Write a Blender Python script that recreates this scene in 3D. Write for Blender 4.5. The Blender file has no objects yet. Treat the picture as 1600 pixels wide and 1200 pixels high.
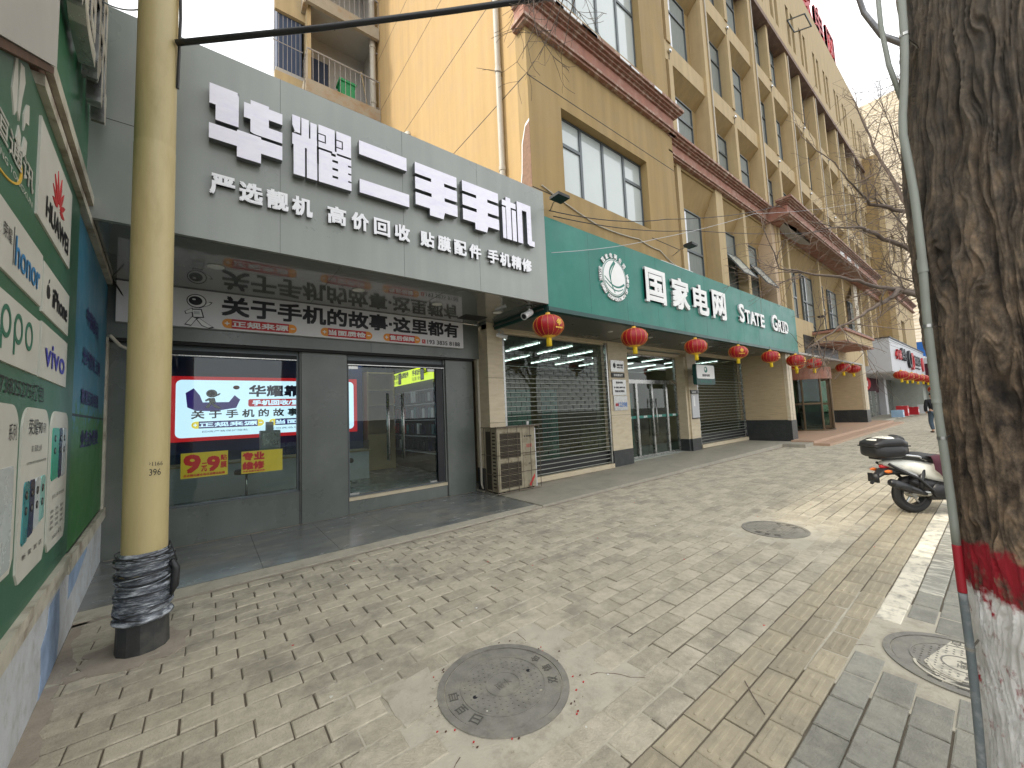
import bpy, bmesh, math, random
from mathutils import Vector, Matrix, noise
random.seed(7)
S = bpy.context.scene
COL = S.collection
R = math.radians
# ---------------------------------------------------------------- camera, world, sun, exposure
H = 1.65
cam = bpy.data.cameras.new('camera'); cam.lens = 605/1600*36; cam.sensor_width = 36
cam.clip_start = 0.05; cam.clip_end = 2000
camo = bpy.data.objects.new('camera', cam); COL.objects.link(camo)
def _n(v): v = Vector(v); v.normalize(); return v
_X = _n((773, -11, -605)); _U = Vector((-345, 8100, -605)); _U = _n(_U/8100 - (_U/8100).dot(_X)*_X); _Y = _U.cross(_X)
camo.matrix_world = Matrix.Translation((0, 0, H)) @ Matrix((_X, _Y, _U)).to_4x4()
S.camera = camo
SUN_EL, SUN_AZ = 42, 155       # azimuth counter-clockwise from +X: behind and left of the facade
world = bpy.data.worlds.new('World'); S.world = world; world.use_nodes = True
wn = world.node_tree.nodes; wl = world.node_tree.links
bg = wn['Background']; sky = wn.new('ShaderNodeTexSky'); sky.sky_type = 'NISHITA'; sky.sun_disc = False
sky.sun_elevation = R(SUN_EL); sky.sun_rotation = R(90-SUN_AZ); sky.air_density = 1.5; sky.dust_density = 6; sky.ozone_density = 1
hs = wn.new('ShaderNodeHueSaturation'); hs.inputs['Saturation'].default_value = .25
mx = wn.new('ShaderNodeMix'); mx.data_type = 'RGBA'; mx.inputs[0].default_value = .75
mx.inputs[7].default_value = (9.3, 9.45, 9.6, 1)
wl.new(sky.outputs[0], hs.inputs['Color']); wl.new(hs.outputs[0], mx.inputs[6]); wl.new(mx.outputs[2], bg.inputs[0])
bg.inputs[1].default_value = .1
sun = bpy.data.lights.new('sun', 'SUN'); sun.energy = 1.15; sun.angle = R(4); sun.color = (1, .9, .74)
suno = bpy.data.objects.new('sun', sun); COL.objects.link(suno)
sd = Vector((math.cos(R(SUN_EL))*math.cos(R(SUN_AZ)), math.cos(R(SUN_EL))*math.sin(R(SUN_AZ)), math.sin(R(SUN_EL))))
suno.rotation_euler = sd.to_track_quat('Z', 'Y').to_euler()
vs = S.view_settings; vs.view_transform = 'Standard'; vs.look = 'None'; vs.gamma = 1; vs.exposure = 1.25
S.render.engine = 'CYCLES'

# ---------------------------------------------------------------- materials
MATS = {}
def nd(t, k, **kw):
    n = t.nodes.new(k)
    for a, b in kw.items(): setattr(n, a, b)
    return n
def mat(name, col, rough=.6, metal=0, var=.12, scale=3, bump=0, bscale=60, stretch=(1, 1, 1), spec=.5, emit=None, estr=0, dirt=None, dirtamt=.5, dscale=1.5, attr=None, coat=0, streak=0, grime=None, gamt=.5, gscale=1):
    if name in MATS: return MATS[name]
    m = bpy.data.materials.new(name); m.use_nodes = True; t = m.node_tree; L = t.links
    b = t.nodes['Principled BSDF']
    b.inputs['Roughness'].default_value = rough; b.inputs['Metallic'].default_value = metal
    b.inputs['Specular IOR Level'].default_value = spec
    b.inputs['Coat Weight'].default_value = coat
    geo = nd(t, 'ShaderNodeTexCoord'); mp = nd(t, 'ShaderNodeMapping'); mp.inputs['Scale'].default_value = stretch
    L.new(geo.outputs['Object'], mp.inputs[0])
    n1 = nd(t, 'ShaderNodeTexNoise'); n1.inputs['Scale'].default_value = scale; n1.inputs['Detail'].default_value = 8; n1.inputs['Roughness'].default_value = .6
    L.new(mp.outputs[0], n1.inputs['Vector'])
    def ramp(src, a, b_, lo, hi):
        r = nd(t, 'ShaderNodeMapRange'); r.inputs[1].default_value = a; r.inputs[2].default_value = b_
        r.inputs[3].default_value = lo; r.inputs[4].default_value = hi; L.new(src, r.inputs[0]); return r.outputs[0]
    v = ramp(n1.outputs[0], .25, .75, 1-var, 1+var)
    mul = nd(t, 'ShaderNodeMix', data_type='RGBA', blend_type='MULTIPLY'); mul.inputs[0].default_value = 1
    mul.inputs[6].default_value = (*col, 1); L.new(v, mul.inputs[7]); c = mul.outputs[2]
    if attr:
        at = nd(t, 'ShaderNodeAttribute', attribute_name=attr)
        v2 = ramp(at.outputs['Fac'], 0, 1, .84, 1.14)
        m2 = nd(t, 'ShaderNodeMix', data_type='RGBA', blend_type='MULTIPLY'); m2.inputs[0].default_value = 1
        L.new(c, m2.inputs[6]); L.new(v2, m2.inputs[7]); c = m2.outputs[2]
    if dirt:
        n2 = nd(t, 'ShaderNodeTexNoise'); n2.inputs['Scale'].default_value = dscale; n2.inputs['Detail'].default_value = 10; n2.inputs['Roughness'].default_value = .65
        L.new(mp.outputs[0], n2.inputs['Vector'])
        f = ramp(n2.outputs[0], .48, .68, 0, dirtamt)
        m3 = nd(t, 'ShaderNodeMix', data_type='RGBA'); L.new(f, m3.inputs[0]); L.new(c, m3.inputs[6]); m3.inputs[7].default_value = (*dirt, 1); c = m3.outputs[2]
    if grime:
        n5 = nd(t, 'ShaderNodeTexNoise'); n5.inputs['Scale'].default_value = gscale; n5.inputs['Detail'].default_value = 12; n5.inputs['Roughness'].default_value = .72
        mo = nd(t, 'ShaderNodeVectorMath', operation='ADD'); mo.inputs[1].default_value = (13.1, 4.7, 2.2); L.new(mp.outputs[0], mo.inputs[0]); L.new(mo.outputs[0], n5.inputs['Vector'])
        m5 = nd(t, 'ShaderNodeMix', data_type='RGBA'); L.new(ramp(n5.outputs[0], .5, .7, 0, gamt), m5.inputs[0]); L.new(c, m5.inputs[6]); m5.inputs[7].default_value = (*grime, 1); c = m5.outputs[2]
    if streak:
        mp2 = nd(t, 'ShaderNodeMapping'); mp2.inputs['Scale'].default_value = (5, 5, .35); L.new(geo.outputs['Object'], mp2.inputs[0])
        n3 = nd(t, 'ShaderNodeTexNoise'); n3.inputs['Scale'].default_value = 1; n3.inputs['Detail'].default_value = 6
        L.new(mp2.outputs[0], n3.inputs['Vector'])
        f = ramp(n3.outputs[0], .35, .7, 1+streak*.4, 1-streak)
        m4 = nd(t, 'ShaderNodeMix', data_type='RGBA', blend_type='MULTIPLY'); m4.inputs[0].default_value = 1; L.new(c, m4.inputs[6]); L.new(f, m4.inputs[7]); c = m4.outputs[2]
    L.new(c, b.inputs['Base Color'])
    rv = ramp(n1.outputs[0], .3, .7, max(0, rough-.08), min(1, rough+.08)); L.new(rv, b.inputs['Roughness'])
    if bump:
        nb = nd(t, 'ShaderNodeTexNoise'); nb.inputs['Scale'].default_value = bscale; nb.inputs['Detail'].default_value = 6
        L.new(mp.outputs[0], nb.inputs['Vector'])
        bp = nd(t, 'ShaderNodeBump'); bp.inputs['Strength'].default_value = bump; bp.inputs['Distance'].default_value = .01
        L.new(nb.outputs[0], bp.inputs['Height']); L.new(bp.outputs[0], b.inputs['Normal'])
    if emit:
        b.inputs['Emission Color'].default_value = (*emit, 1); b.inputs['Emission Strength'].default_value = estr
    MATS[name] = m; return m
def glassmat(name, tint, ior=1.5, rough=.0):
    m = bpy.data.materials.new(name); m.use_nodes = True; t = m.node_tree; L = t.links; t.nodes.clear()
    o = nd(t, 'ShaderNodeOutputMaterial'); mixs = nd(t, 'ShaderNodeMixShader'); tr = nd(t, 'ShaderNodeBsdfTransparent'); gl = nd(t, 'ShaderNodeBsdfGlossy')
    tr.inputs[0].default_value = (*tint, 1); gl.inputs['Roughness'].default_value = rough
    fr = nd(t, 'ShaderNodeFresnel'); ge = nd(t, 'ShaderNodeNewGeometry'); mr = nd(t, 'ShaderNodeMapRange'); mr.inputs[3].default_value = ior; mr.inputs[4].default_value = 1/ior; L.new(ge.outputs['Backfacing'], mr.inputs[0]); L.new(mr.outputs[0], fr.inputs[0])
    L.new(fr.outputs[0], mixs.inputs[0]); L.new(tr.outputs[0], mixs.inputs[1]); L.new(gl.outputs[0], mixs.inputs[2]); L.new(mixs.outputs[0], o.inputs[0])
    MATS[name] = m; return m
M = MATS
mat('sign_panel_lit', (.285, .305, .28), .32, var=.08, scale=.8, spec=.6, streak=.08, dirt=(.34, .36, .33), dirtamt=.5, dscale=.7)  # same grey panel, painted lighter for the lit fascia
mat('grey_panel_shaded', (.105, .12, .108), .3, var=.1, scale=.8, spec=.6, streak=.1, dirt=(.19, .2, .18), dirtamt=.5, dscale=.9)  # painted darker for the panels in shade under the soffit
mat('grey_panel_gloss', (.16, .17, .16), .1, var=.05, scale=1.2, spec=.9, coat=.6)
mat('dark_gap', (.02, .02, .02), .8)
mat('letter_white', (.9, .88, .97), .4, var=.04, scale=9, stretch=(1, 1, 2.4), dirt=(.74, .7, .9), dirtamt=.45, dscale=5)
mat('letter_side', (.16, .17, .18), .35, metal=.5)
mat('small_white', (.9, .9, .93), .4, var=.03)
mat('banner_white', (.66, .65, .66), .4, var=.04)
mat('ink', (.012, .012, .016), .5); mat('ink_navy', (.03, .02, .12), .5)
mat('red', (.48, .02, .025), .5); mat('orange', (.75, .28, .03), .5); mat('yellow', (.85, .72, .05), .5, var=.04)
mat('white', (.75, .75, .74), .5, var=.05)
mat('green_board', (.04, .13, .075), .45, var=.1, scale=2, dirt=(.09, .17, .12), dirtamt=.3, dscale=1.2)
mat('green_fascia', (.028, .15, .065), .35, var=.12, scale=1.5, spec=.6, dirt=(.02, .12, .06), dirtamt=.5, dscale=.9)
mat('tile_cream', (.58, .57, .5), .5, var=.06, scale=4, dirt=(.45, .43, .36), dirtamt=.4)
mat('old_white_wall', (.55, .57, .58), .8, var=.1, scale=3, bump=.3, bscale=90, dirt=(.36, .36, .34), dirtamt=.6, dscale=3.5, grime=(.3, .28, .24), gamt=.6, gscale=9)
mat('wall_blue_stain', (.27, .36, .5), .8, var=.3, scale=6, bump=.3, bscale=90)
mat('trim_dirty', (.5, .47, .38), .6, var=.2, scale=5, dirt=(.16, .1, .06), dirtamt=.8, dscale=4)
mat('rust', (.1, .055, .035), .85, var=.4, scale=9)
mat('pole_cream', (.5, .41, .2), .45, var=.1, scale=6, stretch=(1, 1, .25), bump=.12, bscale=40, dirt=(.31, .24, .1), dirtamt=.5, dscale=6)
mat('black_plastic', (.02, .021, .023), .42, var=.3, scale=8)
mat('wrap_film', (.11, .125, .15), .2, var=.7, scale=14, stretch=(1, 1, 4), spec=.8, bump=.8, bscale=30, dirt=(.62, .66, .7), dirtamt=.95, dscale=10, grime=(.02, .02, .022), gamt=.9, gscale=7)  # pale patches are highlights painted into the film colour
mat('sleeve', (.035, .037, .036), .6, var=.3, scale=7, bump=.2, bscale=40, dirt=(.12, .11, .09), dirtamt=.5, dscale=6)
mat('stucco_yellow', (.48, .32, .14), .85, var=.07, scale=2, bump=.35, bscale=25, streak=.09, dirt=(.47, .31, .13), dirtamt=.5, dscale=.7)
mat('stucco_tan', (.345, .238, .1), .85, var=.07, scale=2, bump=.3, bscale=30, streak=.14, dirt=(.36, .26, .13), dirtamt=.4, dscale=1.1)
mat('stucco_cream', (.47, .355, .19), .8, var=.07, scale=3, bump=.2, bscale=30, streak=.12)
mat('cornice_pink', (.34, .155, .105), .75, var=.12, scale=4, bump=.2, bscale=50, streak=.15, dirt=(.5, .36, .28), dirtamt=.5, dscale=3)
mat('cornice_edge', (.27, .135, .09), .7, var=.2, scale=5, dirt=(.6, .5, .4), dirtamt=.75, dscale=7)
mat('purple_trim', (.2, .13, .1), .8, var=.2, scale=5, dirt=(.35, .25, .18), dirtamt=.6, dscale=4)
mat('pink_pier', (.5, .37, .24), .8, var=.06, scale=5, bump=.25, bscale=60)
mat('peeled', (.25, .15, .1), .9, var=.3, scale=12, bump=.6, bscale=40)
mat('cream_stone', (.55, .47, .33), .5, var=.1, scale=4, stretch=(1, 1, 4), dirt=(.42, .33, .2), dirtamt=.55, dscale=3)
mat('travertine', (.46, .36, .22), .5, var=.16, scale=5, stretch=(.6, .6, 9), dirt=(.34, .25, .14), dirtamt=.4, dscale=3)
mat('black_granite', (.028, .032, .032), .35, var=.3, scale=20, dirt=(.09, .09, .085), dirtamt=.3, dscale=6)
mat('old_pipe', (.5, .46, .38), .55, var=.12, scale=5, stretch=(1, 1, .5), dirt=(.3, .24, .17), dirtamt=.5, dscale=5)
mat('office_glass', (.13, .145, .135), .06, var=.3, scale=1.2, spec=1)
mat('pale_glass', (.5, .55, .53), .08, var=.05, scale=1, spec=1)
mat('curtain', (.2, .215, .19), .7, var=.3, scale=6, stretch=(9, 9, .4))
mat('painted_reflection', (.75, .76, .78), .25, var=.1)  # reflection painted as a pale strip on the office panes
mat('window_frame', (.1, .115, .12), .4, metal=.2, var=.1)
mat('teal_sign', (.006, .17, .125), .45, var=.07, scale=1.2, streak=.07, dirt=(.07, .32, .26), dirtamt=.25, dscale=.9)
mat('teal_dark', (.008, .06, .05), .4)
mat('sign_white', (.85, .85, .83), .4, var=.04, dirt=(.6, .6, .56), dirtamt=.3)
mat('steel', (.42, .42, .4), .28, metal=.9, var=.15, scale=6)
mat('grille_metal', (.34, .35, .31), .45, metal=.35, var=.2, scale=8)
mat('grille_dark', (.015, .018, .016), .6)
mat('soffit_grey', (.11, .115, .105), .3, var=.06, scale=1)
mat('bronze', (.12, .085, .05), .35, metal=.7, var=.2)
mat('lantern_red', (.36, .004, .012), .4, var=.1, scale=6)
mat('gold', (.8, .48, .05), .4, var=.1); mat('tassel', (.85, .6, .02), .6, var=.25, scale=40, stretch=(1, 1, .05))
mat('ac_white', (.33, .29, .2), .55, var=.12, scale=5, dirt=(.14, .1, .055), dirtamt=.9, dscale=5, streak=.2)
mat('ac_dark', (.035, .028, .016), .8, var=.4, scale=30, stretch=(1, 1, 6))
mat('cage', (.09, .07, .05), .75, var=.3, scale=10)
mat('concrete', (.42, .385, .305), .85, var=.12, scale=6, bump=.4, bscale=60, dirt=(.5, .46, .36), dirtamt=.6, dscale=5, grime=(.22, .19, .14), gamt=.7, gscale=5)
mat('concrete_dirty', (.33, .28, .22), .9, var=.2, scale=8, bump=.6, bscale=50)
mat('joint_sand', (.13, .108, .078), .95, var=.25, scale=12, bump=.5, bscale=80)
mat('brick_paver', (.41, .368, .278), .8, var=.2, scale=22, bump=.8, bscale=90, attr='rnd', dirt=(.56, .5, .39), dirtamt=.75, dscale=4.5, grime=(.2, .185, .15), gamt=.75, gscale=2.6)
mat('brick_paver_grey', (.27, .262, .22), .8, var=.18, scale=25, bump=.7, bscale=110, attr='rnd', dirt=(.4, .37, .3), dirtamt=.5, dscale=5, grime=(.15, .145, .125), gamt=.6, gscale=4)
mat('tactile_yellow', (.37, .32, .225), .8, var=.15, scale=8, bump=.5, bscale=110, attr='rnd', dirt=(.24, .22, .17), dirtamt=.5, dscale=3, grime=(.24, .21, .15), gamt=.6, gscale=7)
mat('line_paint', (.7, .65, .52), .75, var=.1, scale=8, bump=.3, bscale=90, dirt=(.25, .235, .2), dirtamt=.95, dscale=9, attr='rnd')
mat('platform_stone', (.34, .315, .25), .5, var=.15, scale=8, stretch=(1, 1, 1), dirt=(.42, .39, .31), dirtamt=.6, dscale=2.4, grime=(.19, .18, .15), gamt=.6, gscale=1.6, bump=.2, bscale=50)
mat('forecourt_marble', (.17, .18, .17), .22, var=.25, scale=2.4, stretch=(1, 1.6, 1), dirt=(.3, .27, .22), dirtamt=.7, dscale=1.6, spec=.6, grime=(.08, .09, .09), gamt=.6, gscale=1.1)
mat('pink_granite', (.42, .28, .19), .55, var=.1, scale=30)
mat('asphalt', (.055, .055, .055), .9, var=.2, scale=30, bump=.3, bscale=200)
mat('iron', (.24, .23, .2), .6, metal=.25, var=.2, scale=12, bump=.3, bscale=80, dirt=(.36, .33, .26), dirtamt=.65, dscale=5, grime=(.13, .12, .1), gamt=.5, gscale=9)
mat('iron_dark', (.1, .095, .08), .7)
mat('worn_paint', (.27, .262, .22), .8, var=.18, scale=25, bump=.7, bscale=110, attr='rnd', stretch=(1.6, .35, 1), dirt=(.72, .68, .56), dirtamt=1, dscale=13)
mat('twig', (.13, .1, .08), .9, var=.3, scale=10)
mat('conduit_grey', (.27, .29, .25), .5, var=.1, scale=5, dirt=(.2, .2, .17), dirtamt=.4, dscale=4)
mat('conduit_dark', (.13, .155, .16), .6, var=.15, scale=8, dirt=(.4, .4, .38), dirtamt=.5, dscale=20)
mat('conduit_red', (.3, .01, .02), .5)
mat('beige_brick', (.6, .53, .41), .85, var=.06, scale=2)
mat('blue', (.02, .13, .42), .5); mat('grey_light', (.5, .51, .52), .5, var=.05)
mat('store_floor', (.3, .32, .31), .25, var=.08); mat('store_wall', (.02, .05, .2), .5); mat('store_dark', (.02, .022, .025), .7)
mat('wood', (.45, .33, .17), .5, var=.1); mat('black', (.012, .012, .012), .5)
mat('lightbox', (.55, .7, .8), .5, emit=(.62, .82, 1), estr=.6)
mat('lightbox_red', (.4, .01, .02), .5, emit=(.8, .02, .03), estr=.25); mat('lightbox_gold', (.5, .4, .02), .5, emit=(.8, .6, .03), estr=.5); mat('lightbox_navy', (.03, .02, .12), .5, emit=(.06, .03, .3), estr=.2)
mat('lightbox_yellow', (.7, .8, .02), .5, emit=(.75, .9, .03), estr=.5)
mat('tube_light', (.8, .8, .8), .5, emit=(.9, .95, 1), estr=3)
mat('downlight', (.7, .7, .65), .4)
mat('teal_panel', (.3, .5, .47), .5); mat('interior_grey', (.3, .32, .28), .7); mat('interior_brown', (.3, .22, .13), .7)
mat('poster_yellow', (.72, .52, .03), .45, emit=(.7, .62, .03), estr=.02); mat('poster_red', (.55, .02, .02), .5, emit=(.6, .02, .02), estr=.03)
mat('paint_white', (.8, .79, .7), .25, var=.03, coat=.5); mat('scooter_black', (.015, .015, .016), .38)
mat('rubber', (.018, .018, .018), .8); mat('maroon', (.06, .012, .022), .85); mat('seat_black', (.03, .03, .03), .6)
mat('chrome', (.6, .6, .6), .2, metal=1); mat('amber', (.7, .16, .02), .3); mat('skin', (.5, .3, .2), .6)
mat('cloth_black', (.012, .013, .016), .9); mat('jeans', (.06, .09, .12), .9); mat('hair', (.01, .009, .008), .6)
mat('brown_box', (.4, .3, .17), .8); mat('sky_blue_box', (.3, .45, .6), .6)
mat('phone_teal', (.02, .14, .16), .25, dirt=(.1, .5, .5), dirtamt=.5, dscale=3); mat('phone_navy', (.02, .03, .08), .25); mat('phone_silver', (.5, .55, .55), .25); mat('phone_mint', (.25, .5, .45), .25); mat('phone_green', (.02, .3, .2), .3)
mat('honor_blue', (.05, .25, .5), .5); mat('vivo_blue', (.06, .06, .4), .5); mat('oppo_green', (.03, .16, .1), .5)
mat('bin_green', (.02, .28, .1), .5); mat('old_concrete', (.38, .33, .25), .9, var=.15, scale=4, bump=.4, bscale=40, dirt=(.3, .17, .07), dirtamt=.8, dscale=2)
mat('rail', (.35, .32, .3), .6); mat('navy_wall', (.04, .06, .11), .7); mat('plaster_grey', (.45, .43, .39), .9, var=.06)
glassmat('glass', (.82, .88, .86)); glassmat('glass_dark', (.5, .62, .58)); glassmat('glass_green', (.56, .63, .58), 1.5)
# left poster: pale-to-deep blue lake picture, green foot
def postermat():
    m = mat('poster_blue', (.03, .16, .24), .4, var=.3, scale=3, dirt=(.09, .26, .36), dirtamt=.6, dscale=2)
    t = m.node_tree; L = t.links; b = t.nodes['Principled BSDF']; src = b.inputs['Base Color'].links[0].from_socket
    g = nd(t, 'ShaderNodeTexCoord'); sx = nd(t, 'ShaderNodeSeparateXYZ'); L.new(g.outputs['Object'], sx.inputs[0])
    nz = nd(t, 'ShaderNodeTexNoise'); nz.inputs['Scale'].default_value = 8; L.new(g.outputs['Object'], nz.inputs['Vector'])
    ad = nd(t, 'ShaderNodeMath', operation='MULTIPLY_ADD'); ad.inputs[1].default_value = -.9; L.new(nz.outputs[0], ad.inputs[0]); L.new(sx.outputs[2], ad.inputs[2])
    mr = nd(t, 'ShaderNodeMapRange'); mr.inputs[1].default_value = .6; mr.inputs[2].default_value = .75; mr.inputs[3].default_value = 1; mr.inputs[4].default_value = 0
    L.new(ad.outputs[0], mr.inputs[0]); mm = nd(t, 'ShaderNodeMix', data_type='RGBA'); L.new(mr.outputs[0], mm.inputs[0]); L.new(src, mm.inputs[6]); mm.inputs[7].default_value = (.025, .14, .03, 1)
    L.new(mm.outputs[2], b.inputs['Base Color'])
postermat()
# bark: brown ridges, red ring, whitewash foot (paint follows height on the trunk)
def barkmat():
    m = bpy.data.materials.new('bark'); m.use_nodes = True; t = m.node_tree; L = t.links; b = t.nodes['Principled BSDF']
    g = nd(t, 'ShaderNodeTexCoord'); mp = nd(t, 'ShaderNodeMapping'); mp.inputs['Scale'].default_value = (1, 1, .6); L.new(g.outputs['Object'], mp.inputs[0])
    def N(s, d=8, src=mp.outputs[0], rg=.6):
        n = nd(t, 'ShaderNodeTexNoise'); n.inputs['Scale'].default_value = s; n.inputs['Detail'].default_value = d; n.inputs['Roughness'].default_value = rg; L.new(src, n.inputs['Vector']); return n.outputs[0]
    cr = nd(t, 'ShaderNodeValToRGB'); e = cr.color_ramp.elements
    e[0].position = .36; e[0].color = (.05, .037, .027, 1); e[1].position = .66; e[1].color = (.42, .29, .18, 1); x = e.new(.5); x.color = (.19, .14, .095, 1)
    L.new(N(26, 10, rg=.7), cr.inputs[0])
    sx = nd(t, 'ShaderNodeSeparateXYZ'); L.new(g.outputs['Object'], sx.inputs[0])
    # grey weathering higher up
    mg = nd(t, 'ShaderNodeMapRange'); mg.inputs[1].default_value = 1.6; mg.inputs[2].default_value = 2.6; mg.inputs[4].default_value = .55; L.new(sx.outputs[2], mg.inputs[0])
    m0 = nd(t, 'ShaderNodeMix', data_type='RGBA'); L.new(mg.outputs[0], m0.inputs[0]); L.new(cr.outputs[0], m0.inputs[6]); m0.inputs[7].default_value = (.15, .135, .11, 1)
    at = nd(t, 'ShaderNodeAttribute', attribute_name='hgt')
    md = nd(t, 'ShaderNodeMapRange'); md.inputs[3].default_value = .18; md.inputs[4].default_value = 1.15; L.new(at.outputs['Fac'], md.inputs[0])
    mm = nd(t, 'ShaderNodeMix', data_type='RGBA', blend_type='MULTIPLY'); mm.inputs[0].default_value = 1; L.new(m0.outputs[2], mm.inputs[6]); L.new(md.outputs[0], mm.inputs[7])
    nz = nd(t, 'ShaderNodeMath', operation='MULTIPLY_ADD'); nz.inputs[1].default_value = .14; L.new(N(11, 5, g.outputs['Object']), nz.inputs[0]); L.new(sx.outputs[2], nz.inputs[2])
    def lt(v, w=.02):
        r = nd(t, 'ShaderNodeMapRange'); r.inputs[1].default_value = v; r.inputs[2].default_value = v+w; r.inputs[3].default_value = 1; r.inputs[4].default_value = 0; L.new(nz.outputs[0], r.inputs[0]); return r.outputs[0]
    red = nd(t, 'ShaderNodeMix', data_type='RGBA'); rc = nd(t, 'ShaderNodeMath', operation='MULTIPLY'); L.new(lt(1.225), rc.inputs[0])
    rr = nd(t, 'ShaderNodeMapRange'); rr.inputs[1].default_value = .34; rr.inputs[2].default_value = .46; L.new(N(20, 6), rr.inputs[0]); L.new(rr.outputs[0], rc.inputs[1])
    L.new(rc.outputs[0], red.inputs[0]); L.new(mm.outputs[2], red.inputs[6]); red.inputs[7].default_value = (.32, .01, .02, 1)
    wh = nd(t, 'ShaderNodeMix', data_type='RGBA'); wc = nd(t, 'ShaderNodeMath', operation='MULTIPLY'); L.new(lt(1.065), wc.inputs[0])
    wr = nd(t, 'ShaderNodeMapRange'); wr.inputs[1].default_value = .31; wr.inputs[2].default_value = .42; L.new(N(24, 8), wr.inputs[0]); L.new(wr.outputs[0], wc.inputs[1])
    L.new(wc.outputs[0], wh.inputs[0]); L.new(red.outputs[2], wh.inputs[6])
    wcol = nd(t, 'ShaderNodeValToRGB'); we = wcol.color_ramp.elements; we[0].position = .35; we[0].color = (.66, .65, .61, 1); we[1].position = .6; we[1].color = (.9, .89, .86, 1); L.new(N(9, 6), wcol.inputs[0])
    L.new(wcol.outputs[0], wh.inputs[7]); L.new(wh.outputs[2], b.inputs['Base Color']); b.inputs['Roughness'].default_value = .9
    bp = nd(t, 'ShaderNodeBump'); bp.inputs['Strength'].default_value = .75; bp.inputs['Distance'].default_value = .012; L.new(N(55, 12, rg=.75), bp.inputs['Height']); L.new(bp.outputs[0], b.inputs['Normal'])
    MATS['bark'] = m
barkmat()

# ---------------------------------------------------------------- geometry helpers
class F:
    def __init__(s, o, u, v, n): s.o = Vector(o); s.u = Vector(u).normalized(); s.v = Vector(v).normalized(); s.n = Vector(n).normalized()
    def __call__(s, a, b, c=0): return s.o+s.u*a+s.v*b+s.n*c
def FY(y): return F((0, y, 0), (1, 0, 0), (0, 0, 1), (0, -1, 0))       # a plane facing the street
def FX(x): return F((x, 0, 0), (0, -1, 0), (0, 0, 1), (-1, 0, 0))      # a plane facing left; u = -y
def FZ(z): return F((0, 0, z), (1, 0, 0), (0, 1, 0), (0, 0, 1))
_tc = {}
def textgeo(body, ext, res):
    k = (body, ext > 0, res)
    if k in _tc: return _tc[k]
    c = bpy.data.curves.new('t', 'FONT'); c.body = body; c.resolution_u = res; c.extrude = .5 if ext > 0 else 0
    o = bpy.data.objects.new('t', c); COL.objects.link(o); bpy.context.view_layer.update()
    me = bpy.data.meshes.new_from_object(o.evaluated_get(bpy.context.evaluated_depsgraph_get()))
    vs_ = [tuple(v.co) for v in me.vertices]; fs = [tuple(p.vertices) for p in me.polygons]
    bpy.data.objects.remove(o); bpy.data.curves.remove(c); bpy.data.meshes.remove(me)
    xs = [v[0] for v in vs_]; ys = [v[1] for v in vs_]
    r = (vs_, fs, (min(xs), max(xs), min(ys), max(ys))) if vs_ else ([], [], (0, 1, 0, 1))
    _tc[k] = r; return r
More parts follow.
